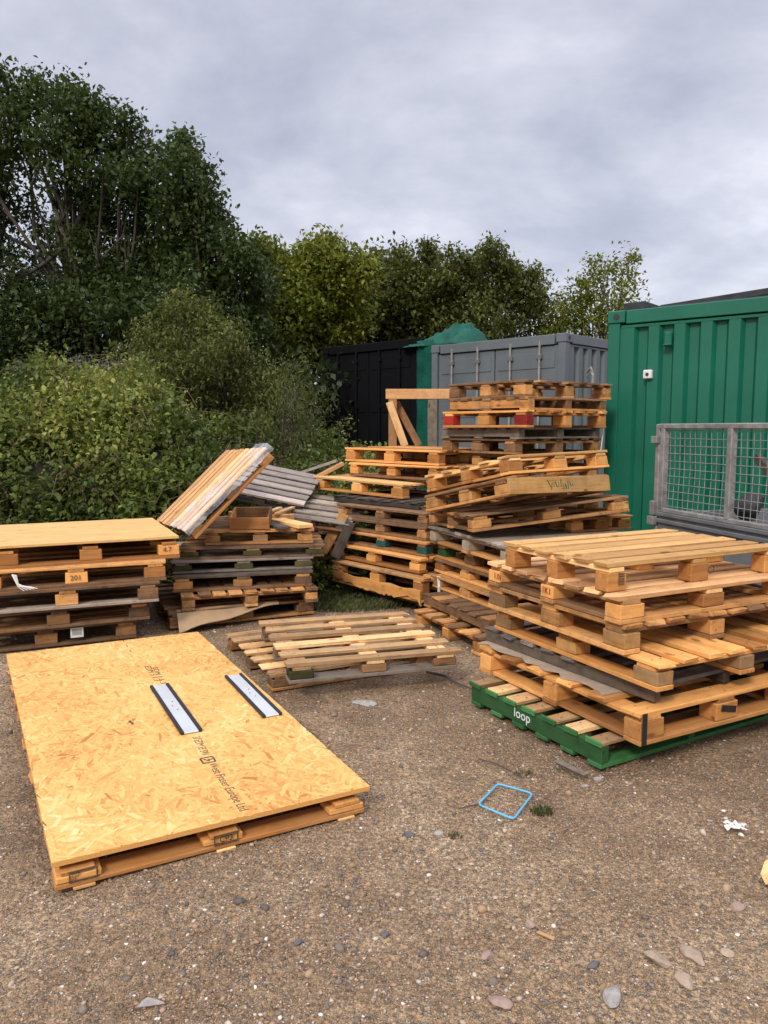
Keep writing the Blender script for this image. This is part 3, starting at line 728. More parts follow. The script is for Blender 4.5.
pallet('grey pallet with a wide weathered plank deck behind the front right stack', GD, (.83, 5.13, .57, 22, 0, 0), 1.22, 1.2, .139, 'v', 11, .115, 'grey', block='grey', base='used', feet='perimeter')
GT = 'pallets tilting on the grey deck'
pallet('dark tilted pallet resting directly on the grey deck', GT, (.63, 5.42, .765, 16, -3.5, 5.0), .95, 1.28, .125, 'v', 8, .1, 'brown', block='used', base='used', feet='perimeter')
t2 = pallet('rough tilted pallet with solid dark side plank, middle of the three tilted ones', GT, (.85, 5.24, 1.045, 34, -12, -1), .95, 1.02, .128, 'u', 8, .1, 'brown', block='brown', base='used')
mb = MB(); mb.box((.51, -.012, .06), (1.03, .02, .115), None, 0, jit=.002, tone=.7); sp = mb.build('side_plank', W['chip'], t2)
mb = MB(); r7 = random.Random(2)
for k in range(11):
    x = .38 + k * .024; mb.box((x, -.0228, .06 + r7.uniform(-.012, .012)), (.006, .002, r7.uniform(.02, .06)), Matrix.Rotation(r7.uniform(-.6, .6), 3, 'Y'), 2, ch=.0003)
mb.build('green_scrawl', W['lgreen'], sp)
pallet('pale open slatted pallet tilted on top above the grey deck', GT, (.88, 5.36, 1.183, 35, -11.5, 1), .96, 1.06, .135, 'v', 5, .10, 'fresh', block='orange', base='orange', feet='perimeter')
pallet('small broken light pallet propping up the tilted ones at the back', GT, (1.42, 5.78, .712, 24, 0, 0), .5, .58, .11, 'v', 4, .09, 'orange', block='orange')

# tall rear stack
GR = 'pallets in the tall rear stack before the containers'
words = ['bottom', 'second', 'third', 'fourth', 'fifth', 'sixth', 'seventh', 'eighth']
for k in range(8):
    pallet('brown pallet, %s from the ground, in the tall rear stack' % words[k] if k else 'brown pallet on the ground at the bottom of the tall rear stack', GR,
           (1.20 + rng.uniform(-.03, .03), 6.82 + rng.uniform(-.03, .03), k * .142, 38 + rng.uniform(-2, 2), 0, 0), 1.0, 1.15, .140, 'u', 6, .1, rng.choice(['brown', 'used']))
pallet('weathered pallet with open blocks below the grey planked one in the tall rear stack', GR, (1.15, 6.85, 1.137, 35, 0, 0), 1.0, 1.2, .13, 'u', 7, .1, 'brown', block='used')
pallet('brown pallet with orange blocks just under the solid grey plank in the rear stack', GR, (1.15, 6.80, 1.268, 36, 0, 0), 1.0, 1.18, .137, 'u', 7, .1, 'brown', block='used', base='brown')
p4 = pallet('pallet closed by a solid grey side plank under the red cornered one', GR, (1.18, 6.78, 1.406, 38, 0, 0), 1.0, 1.15, .10, 'v', 7, .1, 'grey', style='beam', stringer='grey')
pallet('orange pallet with red painted corner blocks in the tall rear stack', GR, (1.22, 6.64, 1.507, 40, 0, 0), 1.02, 1.18, .15, 'u', 7, .1, 'orange', block='orange', base='orange', blockmats={(0, 0): 'red', (2, 0): 'red'})
pallet('plank sided dark pallet second from the top of the rear stack', GR, (1.25, 6.72, 1.658, 39, 0, 0), .98, 1.12, .115, 'v', 7, .1, 'brown', style='beam', stringer='brown')
pallet('topmost weathered pallet of the tall rear stack against the grey container', GR, (1.23, 6.78, 1.774, 36, 0, 0), 1.02, 1.18, .15, 'u', 7, .1, 'brown', block='used', base='used')
mb = MB(); mb.tube([(2.10, 7.45, 1.62), (2.105, 7.44, 1.45), (2.095, 7.46, 1.28)], .006, 5)
tag(mb.build('packing_strap', M_white), 'thin white packing strap hanging down the right end of the rear stack', 'strap')
mb = MB()
for q in range(2):
    mb.tube([(.43 + .012 * q, 6.05 - .01 * q, .33), (.435 + .01 * q, 6.03, .24), (.43 + .012 * q, 6.04, .15)], .007, 5)
tag(mb.build('packing_strap', M_white), 'torn white strap hanging at the corner of the light centre stack', 'strap')
mb = MB()
for q in range(5):
    x0 = -2.47 + q * .008
    mb.tube([(x0, 5.04 - .004 * q, .535), (x0 + .02, 5.03 - .004 * q, .50 - .01 * q), (x0 + .045 + .012 * q, 5.02, .455), (x0 + .09 + .014 * q, 5.01, .43 + .004 * q)], [.006, .005, .004, .002], 4)
tag(mb.build('packing_strap', M_rag), 'frayed white strap trailing from the left stack', 'strap')

# heap behind the low stack
GH = 'weathered pallets heaped behind'
pallet('lowest of the dark pallets heaped on the grass behind the low stack', GH, (-1.30, 7.05, 0, 24, 0, 0), 1.0, 1.0, .13, 'v', 7, .1, 'dark', block='brown')
pallet('second dark pallet of the heap behind the low stack', GH, (-1.34, 7.05, .132, 20, 0, 0), 1.0, 1.0, .13, 'v', 7, .1, 'brown', block='brown')
pallet('third dark pallet of the heap behind the low stack', GH, (-1.28, 7.10, .264, 26, 0, 0), 1.0, 1.0, .13, 'v', 7, .1, 'dark', block='moss')
pallet('straw coloured pallet corner showing beside the planks in the rear heap', GH, (-1.36, 6.98, .396, 22, 0, 0), 1.0, 1.0, .12, 'v', 7, .1, 'straw', block='used')
pallet('silvered pallet tipped over with five grey slats facing the yard', GH, (-1.62, 7.31, .86, -5, 16, -11), .86, .86, .09, 'v', 6, .105, 'lilac', block='dark', base='dark', stringer='dark')
pallet('grey pallet sagging with split boards in front of the silvered tipped one', GH, (-1.02, 7.02, .64, -12, 8, -6), .9, .72, .08, 'v', 5, .12, 'grey', block='dark', base='brown', stringer='dark')
plank('plank', 'dark board leaning like a short strut beside the centre stack', (-.56, 7.0, .37), (-.36, 7.0, .72), .09, .03, W['brown'], roll=R(80))
plank('plank', 'second dark strut leaning lower beside the centre stack', (-.44, 6.88, .34), (-.30, 6.90, .66), .09, .03, W['dark'], roll=R(80))
plank('plank', 'brown plank slanting up out of the rear heap', (-1.0, 8.0, .82), (-.42, 8.1, 1.12), .14, .035, W['pink'])
plank('plank', 'pale plank pointing up beside the slanting brown one', (-.92, 8.3, 1.0), (-.50, 8.25, 1.14), .10, .03, W['lilac'])

# timber frame
tf = root('timber_trestle', (.08, 9.0, 0), 'weathered timber trestle with a diagonal brace standing before the black container', 'trestle')
def beam(nm, p0, p1, w, t_, mat):
    p0, p1 = Vector(p0), Vector(p1); d = (p1 - p0); l_ = d.length; d.normalize(); y = Vector((0, 1, 0)); z = d.cross(y).normalized(); y = z.cross(d)
    mb = MB(); mb.box((p0 + p1) / 2, (l_, t_, w), Matrix((d, y, z)).transposed(), 0, jit=.002); return mb.build(nm, mat, tf)
beam('post', (.02, 0, 0), (.02, 0, 1.84), .095, .07, W['pink'])
beam('post', (.48, 0, 0), (.48, 0, 1.83), .105, .07, W['grey'])
beam('top_beam', (-.06, 0, 1.895), (.70, 0, 1.895), .115, .08, W['pink'])
beam('brace', (-.02, -.09, 1.80), (.16, -.09, 1.30), .085, .03, W['straw'])
beam('brace', (.06, .09, 1.80), (.33, .09, 1.30), .085, .03, W['brown'])

# ------------------------------------------------------------------ containers
def container(name, label, mat, P, xd, yd, Ln, Wd, z0, H, doors, bmat=None):
    m = Matrix.Identity(4)
    for i, c in enumerate(((xd[0], xd[1], 0), (yd[0], yd[1], 0), (0, 0, 1))):
        l_ = math.hypot(c[0], c[1]) if i < 2 else 1
        for j in range(3): m[j][i] = c[j] / l_
    m.translation = (P[0], P[1], z0)
    rt = root(name, m, label, 'container')
    def corr(nm, flip, along, length, off):
        per, dep = .245, .048; prof = []; x = .16
        while x < length - .20:
            prof += [(x, 0), (x + .10, 0), (x + .13, dep), (x + .215, dep)]; x += per
        prof += [(length - .13, 0)]; prof = [(.12, 0)] + prof
        z_a, z_b = .13, H - .16; V = []; F = []
        for p, d in prof:
            for z in (z_a, z_b):
                V.append((p, off + (d + .02) * flip, z) if along == 0 else (off + (d + .02) * flip, p, z))
        for i in range(len(prof) - 1): F.append((2 * i, 2 * i + 2, 2 * i + 3, 2 * i + 1))
        mb = MB(); mb.add(V, F); return mb.build(nm, mat, rt)
    corr('side_panel', 1, 0, Ln, 0); corr('side_panel', -1, 0, Ln, Wd)
    corr('end_panel', -1, 1, Wd, Ln)
    fr = MB()
    for x in (.06, Ln - .06):
        for y in (.06, Wd - .06):
            fr.box((x, y, H / 2), (.12, .12, H - .24), None, 2, ch=.006)
    for y in (.045, Wd - .045):
        fr.box((Ln / 2, y, H - .065), (Ln - .36, .09, .13), None, 0, ch=.006); fr.box((Ln / 2, y, H - .155), (Ln - .25, .055, .03), None, 0, ch=.004)
        fr.box((Ln / 2, y, .07), (Ln - .36, .09, .14), None, 0, ch=.006)
    for x in (.045, Ln - .045):
        fr.box((x, Wd / 2, H - .07), (.09, Wd - .36, .14), None, 1, ch=.006); fr.box((x, Wd / 2, .07), (.09, Wd - .36, .14), None, 1, ch=.006)
    fr.build('frame', mat, rt)
    for x in (.085, Ln - .085):
        for y in (.075, Wd - .075):
            for z in (.06, H - .057):
                mb = MB(); sx = -1 if x < 1 else 1; sy = -1 if y < 1 else 1
                mb.box((x + sx * .003, y + sy * .003, z), (.178, .162, .122), None, 0, ch=.008)
                cast = mb.build('corner_casting', mat, rt)
                mb = MB(); mb.tube([(x, y + sy * .0815, z), (x, y + sy * .0865, z)], .032, 12); mb.build('casting_hole', M_dark, cast)
    mb = MB(); mb.box((Ln / 2, Wd / 2, H - .035), (Ln - .2, Wd - .2, .02), None, 0); mb.build('roof', mat, rt)
    mb = MB(); mb.box((Ln / 2, Wd / 2, .12), (Ln - .2, Wd - .2, .03), None, 0); mb.build('floor', M_dark, rt)
    if not doors: corr('end_panel', 1, 1, Wd, 0)
    else:
        half = Wd / 2
        for k in (0, 1):
            y0, y1 = (.125 + k * (half - .12), half - .004 + k * (half - .12))
            mb = MB(); mb.box((.05, (y0 + y1) / 2, H / 2), (.03, y1 - y0 - .01, H - .30), None, 2, ch=.004)
            for i in range(4):
                z = .35 + i * (H - .7) / 3
                mb.box((.031, (y0 + y1) / 2, z), (.012, y1 - y0 - .12, .22), None, 1, ch=.005)
            d = mb.build('door', mat, rt)
            for q in (.27, .73):
                y = y0 + (y1 - y0) * q
                mb = MB(); mb.tube([(.0, y, .1), (.0, y, H - .08)], .019, 8)
                rod = mb.build('lock_rod', bmat or mat, d)
                mb = MB()
                for z in (.35, .9, H * .62, H - .3): mb.box((.006, y, z), (.05, .085, .06), None, 1, ch=.004)
                mb.build('rod_bracket', mat, rod)
                mb = MB(); mb.box((-.03, y + .12 * (1 if q < .5 else -1), 1.1), (.014, .28, .03), None, 1, ch=.003); mb.build('handle', bmat or mat, rod)
    return rt, m
gx, gm = container('shipping_container', 'bright green shipping container with vertical ribs behind the mesh trailer', M_green, (2.235, 7.83), (.77, -.635), (.635, .77), 6.06, 2.44, .04, 2.61, False)
for x, z in ((.60, 2.30), (1.62, 2.22), (4.6, 2.22)):
    mb = MB(); mb.box((x, .008, z), (.07, .05, .14), None, 2, ch=.012)
    mb.box((x, -.012, z - .05), (.085, .03, .012), None, 0); mb.build('air_vent', M_green, gx)
mb = MB(); mb.box((.42, .0, 1.98), (.085, .05, .085), None, 2, ch=.008); sb = mb.build('sensor_box', M_white)
sb.matrix_world = gm; tag(sb, 'small white sensor box fixed to the green container side', 'sensor box')
mb = MB(); mb.tube([(.42, -.026, 1.98), (.42, -.034, 1.98)], .016, 10); mb.build('lens', M_dark, sb)
GBm = 'dark steel beams on the green container roof'
def roofbox(name, label, c, s_, yaw, cat='steel beam', g=GBm):
    mb = MB(); mb.box((0, 0, 0), s_, None, 0, ch=.004); o = mb.build(name, M_steel)
    o.matrix_world = gm @ Matrix.Translation(c) @ Matrix.Rotation(yaw, 4, 'Z') @ Matrix.Rotation(-.055 if s_[0] > 3 else 0, 4, 'Y'); return tag(o, label, cat, g)
roofbox('steel_beam', 'long dark steel beam along the green container roof edge', (2.05, .30, 2.735), (3.3, .07, .06), -.02)
roofbox('steel_beam', 'short dark steel bar lying low on the green container roof', (.95, .16, 2.625), (1.0, .04, .028), 0)
roofbox('steel_beam', 'dark steel crosspiece under the long roof beam', (2.3, 1.1, 2.65), (.06, 1.5, .05), .25)
roofbox('steel_beam', 'second dark crosspiece deeper on the green roof', (3.7, 1.1, 2.69), (.07, 1.9, .17), .0)
roofbox('steel_plate', 'dark steel plate standing on the corner of the green roof', (.20, .45, 2.655), (.22, .6, .10), 0, 'steel plate', None)
kx, km = container('shipping_container', 'grey shipping container with four lock rods between black and green ones', M_grey, (2.51, 10.83), (.697, .717), (-.717, .697), 6.06, 2.44, .06, 2.75, True, M_galv)
mb = MB(); mb.tube([(.55, -.02, 2.25), (.55, -.09, 2.3), (.55, -.12, 2.2), (.55, -.12, 2.0)], .025, 8); mb.build('breather_pipe', M_galv, kx)
container('shipping_container', 'black shipping container with ribbed doors beside the bramble bank', M_black, (.55, 12.9), (.697, .717), (-.717, .697), 6.06, 2.35, .06, 2.92, True, M_black)
# tarp over the gap between black and grey
def tarp():
    r8 = random.Random(12); nx, ny = 34, 20; V = []
    ph = [(r8.uniform(2, 13), r8.uniform(2, 13), r8.uniform(0, 6)) for _ in range(10)]
    def bump_(x, y): return sum(abs(math.sin(a_ * x + b_ * y + c_)) for a_, b_, c_ in ph) / 10
    mm = km.copy()
    for j in range(ny + 1):
        for i in range(nx + 1):
            s_, t_ = i / nx, j / ny
            y = 1.95 + 1.15 * s_; x = .05 + 1.2 * t_
            hgt = 2.77 + .30 * math.exp(-((s_ - .35) / .3) ** 2 - ((t_ - .45) / .35) ** 2) * bump_(x * 2, y * 2) * 1.5 + .10 * bump_(x * 3, y * 3)
            hgt += r8.uniform(-.012, .012)
            ed = min(t_, 1 - t_, s_, 1 - s_)
            if ed < .14: hgt -= (.14 - ed) / .14 * (hgt - 2.765)
            y += .05 * math.sin(t_ * 7 + 1) + r8.uniform(-.012, .012); x += .06 * math.sin(s_ * 6) + r8.uniform(-.012, .012)
            V.append((x, y, hgt))
    F = [(j * (nx + 1) + i, j * (nx + 1) + i + 1, (j + 1) * (nx + 1) + i + 1, (j + 1) * (nx + 1) + i) for j in range(ny) for i in range(nx)]
    n0 = len(V)
    for j in range(ny + 1):
        for i in range(13):
            y = 2.462 + .36 * i / 12; z = 2.86 - 2.6 * j / ny
            V.append((.04 + .06 * bump_(y * 5, z * .8), y, z))
    F += [(n0 + j * 13 + i, n0 + (j + 1) * 13 + i, n0 + (j + 1) * 13 + i + 1, n0 + j * 13 + i + 1) for j in range(ny) for i in range(12)]
    o = npmesh('tarpaulin', V, F, M_tarp, smooth=True); o.matrix_world = mm
    md = o.modifiers.new('thickness', 'SOLIDIFY'); md.thickness = .006
    tag(o, 'crumpled green tarpaulin hanging between black and grey containers', 'tarpaulin')
tarp()

# ------------------------------------------------------------------ mesh sided trailer
d1 = (.25, -.968); 
tm = Matrix(((.25, .968, 0, 1.98), (-.968, .25, 0, 5.50), (0, 0, 1, 0), (0, 0, 0, 1)))
# x runs along the near side towards the camera, y into the trailer
tr_ = root('cage_trailer', tm, 'galvanised trailer with wire mesh sides in front of the green container', 'trailer')
TL, TW, Z0, ZP, ZT = 2.6, 1.40, .50, .905, 1.515
for nm, c, s_ in (('side_panel', (TL / 2, .0, (Z0 + ZP) / 2), (TL, .02, ZP - Z0)), ('side_panel', (TL / 2, TW, (Z0 + ZP) / 2), (TL, .02, ZP - Z0)),
                  ('end_panel', (0.012, TW / 2, (Z0 + ZP) / 2), (.02, TW - .03, ZP - Z0)), ('end_panel', (TL - .012, TW / 2, (Z0 + ZP) / 2), (.02, TW - .03, ZP - Z0)), ('bed', (TL / 2, TW / 2, Z0), (TL - .05, TW - .03, .03))):
    mb = MB(); mb.box(c, s_, None, 0, ch=.003)
    if nm == 'side_panel':
        for z in (ZP - .012, ZP - .06, Z0 + .05): mb.box((TL / 2, c[1] + (-.018 if c[1] < .5 else .018), z), (TL, .022, .028), None, 0, ch=.004)
    mb.build(nm, M_galvdull, tr_)
for y in (0.0, TW):
    for k, x in enumerate((.03, .725, 1.45, 2.15, TL - .03)):
        mb = MB(); mb.box((x, y, (ZP + ZT) / 2 + .01), (.045, .045, ZT - ZP - .03), None, 2, ch=.004); mb.build('post', M_galv, tr_)
    mb = MB(); mb.box((TL / 2, y, ZT), (TL + .03, .045, .035), None, 0, ch=.005); mb.box((TL / 2, y, ZP + .018), (TL, .04, .03), None, 0, ch=.004); mb.build('rail', M_galv, tr_)
    mb = MB(); rw = random.Random(int(y * 10) + 1)
    for k in range(int(TL / .055)):
        x = .03 + .055 * k; o = rw.uniform(-.006, .006); mb.tube([(x, y + .004, ZP + .02), (x + o, y + .012, (ZP + ZT) / 2), (x + rw.uniform(-.004, .004), y + .004, ZT - .01)], .0024, 4)
    for k in range(11):
        z = ZP + .05 + .053 * k; mb.tube([(.03, y, z), (TL * .3, y + .006, z + rw.uniform(-.004, .004)), (TL * .6, y, z + rw.uniform(-.005, .005)), (TL - .03, y, z)], .0024, 4)
    mb.build('wire_mesh', M_galv, tr_)
for x in (-.045, TL + .045):
    mb = MB(); mb.box((x, .02, 1.0), (.05, .06, 1.06), None, 2, ch=.006); mb.build('corner_post', M_galv, tr_)
    mb = MB(); mb.box((x, TW - .02, 1.0), (.05, .06, 1.06), None, 2, ch=.006); mb.build('corner_post', M_galv, tr_)
    for c_, s_ in (((x, -.025, 1.42), (.07, .03, .05)), ((x, -.025, .93), (.05, .03, .10)), ((x, -.03, .84), (.07, .04, .06))):
        mb = MB(); mb.box(c_, s_, None, 0); mb.build('latch', M_galv, tr_)
for x in (TL * .38, TL * .62):
    for y in (-.12, TW + .12):
        mb = MB(); s_ = -1 if y < 0 else 1
        n_ = 28; V = []; F = []
        for a in range(n_):
            an = 2 * math.pi * a / n_
            for rr, yy in ((.19, -.07), (.27, -.075), (.29, -.05), (.29, .05), (.27, .075), (.19, .07)): V.append((x + rr * math.cos(an), y + yy, .29 + rr * math.sin(an)))
        for a in range(n_):
            for q in range(6): F.append((a * 6 + q, a * 6 + (q + 1) % 6, ((a + 1) % n_) * 6 + (q + 1) % 6, ((a + 1) % n_) * 6 + q))
        mb.add(V, F); wh = mb.build('wheel', M_tyre, tr_, True)
        mb = MB(); mb.tube([(x, y - .05, .29), (x, y + .05, .29)], .188, 20); mb.tube([(x, y - .07, .29), (x, y + .07, .29)], .05, 12); mb.build('rim', M_galv, wh)
mb = MB(); mb.box((TL / 2, TW / 2, .42), (TL, .08, .10), None, 0); mb.box((TL / 2, TW / 2, .29), (.06, TW + .18, .06), None, 1)
mb.box((TL / 2, TW / 2, .36), (.06, TW + .10, .05), None, 1); mb.box((TL + .5, TW / 2, .42), (1.1, .08, .08), None, 0); mb.build('chassis', M_galvdull, tr_)
for y in (-.12, TW + .12):
    mb = MB(); mb.box((TL / 2, y, .63), (1.35, .20, .015), None, 0); mb.build('mudguard', M_galvdull, tr_)
def lump(name, M, sx, sy, sz, mat, label, cat, seed, group=None):
    import bmesh
    bm = bmesh.new(); bmesh.ops.create_icosphere(bm, subdivisions=3, radius=1)
    r9 = random.Random(seed); ph = [(Vector((r9.uniform(-1, 1), r9.uniform(-1, 1), r9.uniform(-1, 1))).normalized(), r9.uniform(.45, .85)) for _ in range(9)]
    for v in bm.verts:
        p = v.co.normalized(); k = 1.0
        for d, t_ in ph:
            q = p.dot(d)
            if q > t_: k = min(k, t_ / q)          # planes cut facets like a broken stone
        p = p * k * (1 + r9.uniform(-.015, .015)); v.co = (p.x * sx, p.y * sy, p.z * sz)
    me = bpy.data.meshes.new(name); bm.to_mesh(me); bm.free(); me.materials.append(mat)
    a = me.attributes.new('tone', 'FLOAT', 'POINT'); a.data.foreach_set('value', np.full(len(me.vertices), r9.random(), 'f'))
    o = bpy.data.objects.new(name, me); COL.objects.link(o); o.matrix_world = M
    return tag(o, label, cat, group)
lump('scrap_bundle', tm @ Matrix.Translation((.48, .35, .98)), .16, .12, .10, M_dark, 'dark crumpled scrap lying inside the mesh trailer', 'scrap', 31)
mb = MB(); mb.box((0, 0, 0), (.07, .07, .62), None, 2); o = mb.build('steel_bar', M_steel); o.matrix_world = tm @ Matrix.Translation((.92, .30, .99)) @ Matrix.Rotation(R(38), 4, 'Y')
tag(o, 'dark steel bar leaning inside the mesh trailer', 'steel bar')
mb = MB(); mb.box((0, 0, 0), (.05, .04, .30), None, 2); o = mb.build('grab_handle', W['dark']); o.matrix_world = tm @ Matrix.Translation((.90, .14, 1.24)) @ Matrix.Rotation(R(-55), 4, 'Y')
tag(o, 'dark wooden offcut sticking up inside the mesh trailer', 'offcut'); o.name = 'timber_offcut'

# ------------------------------------------------------------------ ground and small things
def ground():
    xs = np.concatenate([[-120, -40, -16], np.linspace(-6, 6, 121), [16, 40, 120]]); ys = np.concatenate([[-60, -10, 0], np.linspace(1, 9, 81), [14, 30, 80, 160]])
    X, Y = np.meshgrid(xs, ys); Z = np.zeros_like(X)
    near = (np.abs(X) <= 6) & (Y >= 1) & (Y <= 9)
    Z = np.where(near, .008 * np.sin(1.7 * X + .6) * np.sin(1.3 * Y) + .004 * np.sin(5.1 * X + 2 * Y) - .010, -.010)
    V = np.stack([X.ravel(), Y.ravel(), Z.ravel()], 1); nx = len(xs)
    i, j = np.meshgrid(np.arange(nx - 1), np.arange(len(ys) - 1)); a = (j * nx + i).ravel()
    kind(npmesh('ground', V, np.stack([a, a + 1, a + nx + 1, a + nx], 1), M_ground, smooth=True), 'structure')
ground()
def gz_(x, y): return .008 * np.sin(1.7 * x + .6) * np.sin(1.3 * y) + .004 * np.sin(5.1 * x + 2 * y) - .010
def gravel():
    import bmesh
    bm = bmesh.new(); bmesh.ops.create_icosphere(bm, subdivisions=1, radius=1)
    base = np.array([v.co[:] for v in bm.verts]); fc = np.array([[v.index for v in f.verts] for f in bm.faces]); bm.free()
    n = 95000
    y = 1.6 + 6.2 * nr.random(n) ** 1.9; x = (nr.random(n) * 2 - 1) * (.62 * y + .25)
    # looser and denser in patches
    dens = .5 + .5 * np.sin(2.1 * x + 1.3 * np.sin(1.7 * y)) * np.sin(1.9 * y + x)
    keep = nr.random(n) < (.35 + .65 * dens)
    x, y = x[keep], y[keep]; n = len(x)
    s = np.exp(nr.normal(-5.88, .56, n)) * (.75 + .1 * y); s = np.clip(s, .0014, .021) 
    k = len(base)
    jit = base[None] * (1 + nr.uniform(-.42, .30, (n, k, 1)))
    sc = np.stack([s * nr.uniform(.8, 1.4, n), s * nr.uniform(.7, 1.1, n), s * nr.uniform(.4, .8, n)], 1)
    p = jit * sc[:, None]
    a = nr.random(n) * 6.283; ca, sa = np.cos(a)[:, None], np.sin(a)[:, None]
    V = np.stack([p[..., 0] * ca - p[..., 1] * sa + x[:, None], p[..., 0] * sa + p[..., 1] * ca + y[:, None], p[..., 2] + (gz_(x, y) + sc[:, 2] * .25)[:, None]], 2)
    t = nr.random(n); t = np.where(nr.random(n) < .022, nr.uniform(.92, 1, n), t * .90)
    F = fc[None] + (np.arange(n) * k)[:, None, None]
    kind(npmesh('gravel', V.reshape(-1, 3), F.reshape(-1, 3), M_stone, np.repeat(t, k)), 'stuff')
gravel()
def stonemat(name, c):
    m, nt, b = newmat(name); p = N(nt, 'ShaderNodeNewGeometry').outputs['Position']
    n = noise(nt, p, 26, 7, .72)
    L(nt, ramp(nt, n, [(.3, tuple(x * .62 for x in c)), (.55, c), (.75, tuple(x * 1.25 for x in c))]).outputs[0], b.inputs['Base Color'])
    b.inputs['Roughness'].default_value = .85; bump(nt, b, n, .5, .006); return m
SG, SD, ST, SP = stonemat('pale_grey_stone', (.33, .30, .27)), stonemat('dark_slate_stone', (.105, .10, .098)), stonemat('tan_stone', (.36, .27, .19)), stonemat('pinkish_stone', (.32, .22, .17))
GS = 'loose stones on the gravel'
for x, y, sx, sy, sz, m_, lb in (
    (.885, 2.055, .028, .048, .016, ST, 'broad flat tan stone near the bottom right, largest of its cluster'),
    (.775, 2.035, .042, .030, .015, ST, 'rounded tan stone just left of the broad flat tan one'),
    (.815, 1.955, .030, .042, .012, ST, 'long tan stone nearest the bottom edge of the right cluster'),
    (.985, 2.065, .024, .018, .012, ST, 'small pale stone just right of the broad flat tan one'),
    (.605, 1.895, .024, .050, .017, SG, 'long pale grey stone alone near the bottom edge'),
    (.59, 2.015, .026, .018, .011, SD, 'bluish grey stone above the long pale one'),
    (1.115, 2.29, .030, .020, .016, SP, 'brownish stone on the gravel below the wooden offcut'),
    (.003, 2.155, .018, .015, .011, SD, 'dark slate pebble alone in the lower middle gravel'),
    (-.255, 2.12, .020, .017, .009, SD, 'dark grey stone low in front of the strand board pallet'),
    (-.62, 1.875, .045, .020, .014, SG, 'long grey stone at the bottom left of the yard'),
    (.09, 2.73, .028, .022, .014, SD, 'dark stone left of the blue wire square'),
    (.205, 2.74, .020, .014, .010, SG, 'grey stone beside the dark one left of the blue square'),
    (-.125, 4.115, .10, .055, .012, SG, 'big flat grey slab stone before the flat slatted pallets'),
    (.30, 2.06, .030, .020, .010, SP, 'pinkish flat stone at the bottom centre'),
    (.445, 2.20, .022, .022, .010, SP, 'pale pink stone above the long leaf like chip'),
    (.93, 3.20, .019, .014, .015, SG, 'whitish pebble at the corner of the green pallet'),
    (.855, 3.14, .018, .012, .009, SG, 'whitish pebble in front of the wood splinter'),
    (.305, 1.875, .035, .025, .012, SP, 'reddish stone on the very bottom edge right of centre')):
    lump('stone', Matrix.Translation((x, y, float(gz_(x, y)) + sz * .35)) @ Matrix.Rotation(rng.uniform(-.5, .5), 4, 'Z'), sx, sy, sz, m_, lb, 'stone', rng.randint(0, 9999), GS)
# blue wire square
c4 = [Vector((.376, 2.932, .006)), Vector((.482, 3.114, .006)), Vector((.612, 3.024, .006)), Vector((.498, 2.815, .006))]
pts = []
for i in range(4):
    p, a_, b_ = c4[i], c4[i - 1], c4[(i + 1) % 4]
    e0, e1 = p + (a_ - p).normalized() * .022, p + (b_ - p).normalized() * .022
    for k in range(5):
        t_ = k / 4; pts.append(e0 * (1 - t_) ** 2 + p * 2 * t_ * (1 - t_) + e1 * t_ ** 2)
mb = MB(); mb.tube(pts + [pts[0]], .0044, 8)
hd = root('blue_frame', Matrix.Identity(4), 'bent light blue plastic square lying on the gravel', 'plastic frame')
mb.build('frame_loop', M_blue, hd, True)
mb = MB(); mb.tube([(.376, 2.930, .008), (.33, 2.915, .006), (.295, 2.90, .006)], [.004, .003, .002], 6); mb.build('handle_stub', M_bark, hd)
plank('wood_splinter', 'pale wood splinter lying in front of the green pallet', (.775, 3.33, .002), (.875, 3.19, .002), .03, .012, W['grey'], cat='splinter')
plank('wood_splinter', 'thin leaf like wood chip on the lower right gravel', (.46, 2.16, -.004), (.505, 2.125, -.004), .016, .006, W['straw'], cat='splinter', tone=.4)
mb = MB(); mb.tube([(.26, 4.60, .012), (.36, 4.50, .02), (.44, 4.36, .016), (.52, 4.28, .01)], [.007, .008, .006, .004], 6, .5)
tag(mb.build('stick', M_bark), 'thin bent stick on the gravel beside the flat slatted pallets', 'stick')
mb = MB(); mb.tube([(.43, 3.36, .006), (.50, 3.30, .012), (.60, 3.17, .006)], [.003, .004, .002], 5)
tag(mb.build('twig', M_bark), 'thin twig on the gravel above the blue square', 'twig')
def rag():
    n_ = 12; V = []; r10 = random.Random(3)
    for j in range(n_ + 1):
        for i in range(n_ + 1): V.append(((i / n_ - .5) * .085 * (.7 + .3 * math.sin(j * .9)) + r10.uniform(-.002, .002), (j / n_ - .5) * .07 * (.75 + .25 * math.cos(i * .8)) + r10.uniform(-.002, .002), .003 + .010 * abs(math.sin(i * .55 + j * .4) + .6 * math.sin(j * .9 - i * .35)) + r10.random() * .003))
    F = [(j * (n_ + 1) + i, j * (n_ + 1) + i + 1, (j + 1) * (n_ + 1) + i + 1, (j + 1) * (n_ + 1) + i) for j in range(n_) for i in range(n_) if r10.random() > .05]
    o = npmesh('plastic_scrap', V, F, M_rag); o.matrix_world = Matrix.Translation((1.325, 2.76, 0)) @ Matrix.Rotation(-.3, 4, 'Z')
    tag(o, 'torn scrap of white plastic on the gravel at the right', 'plastic scrap')
rag()
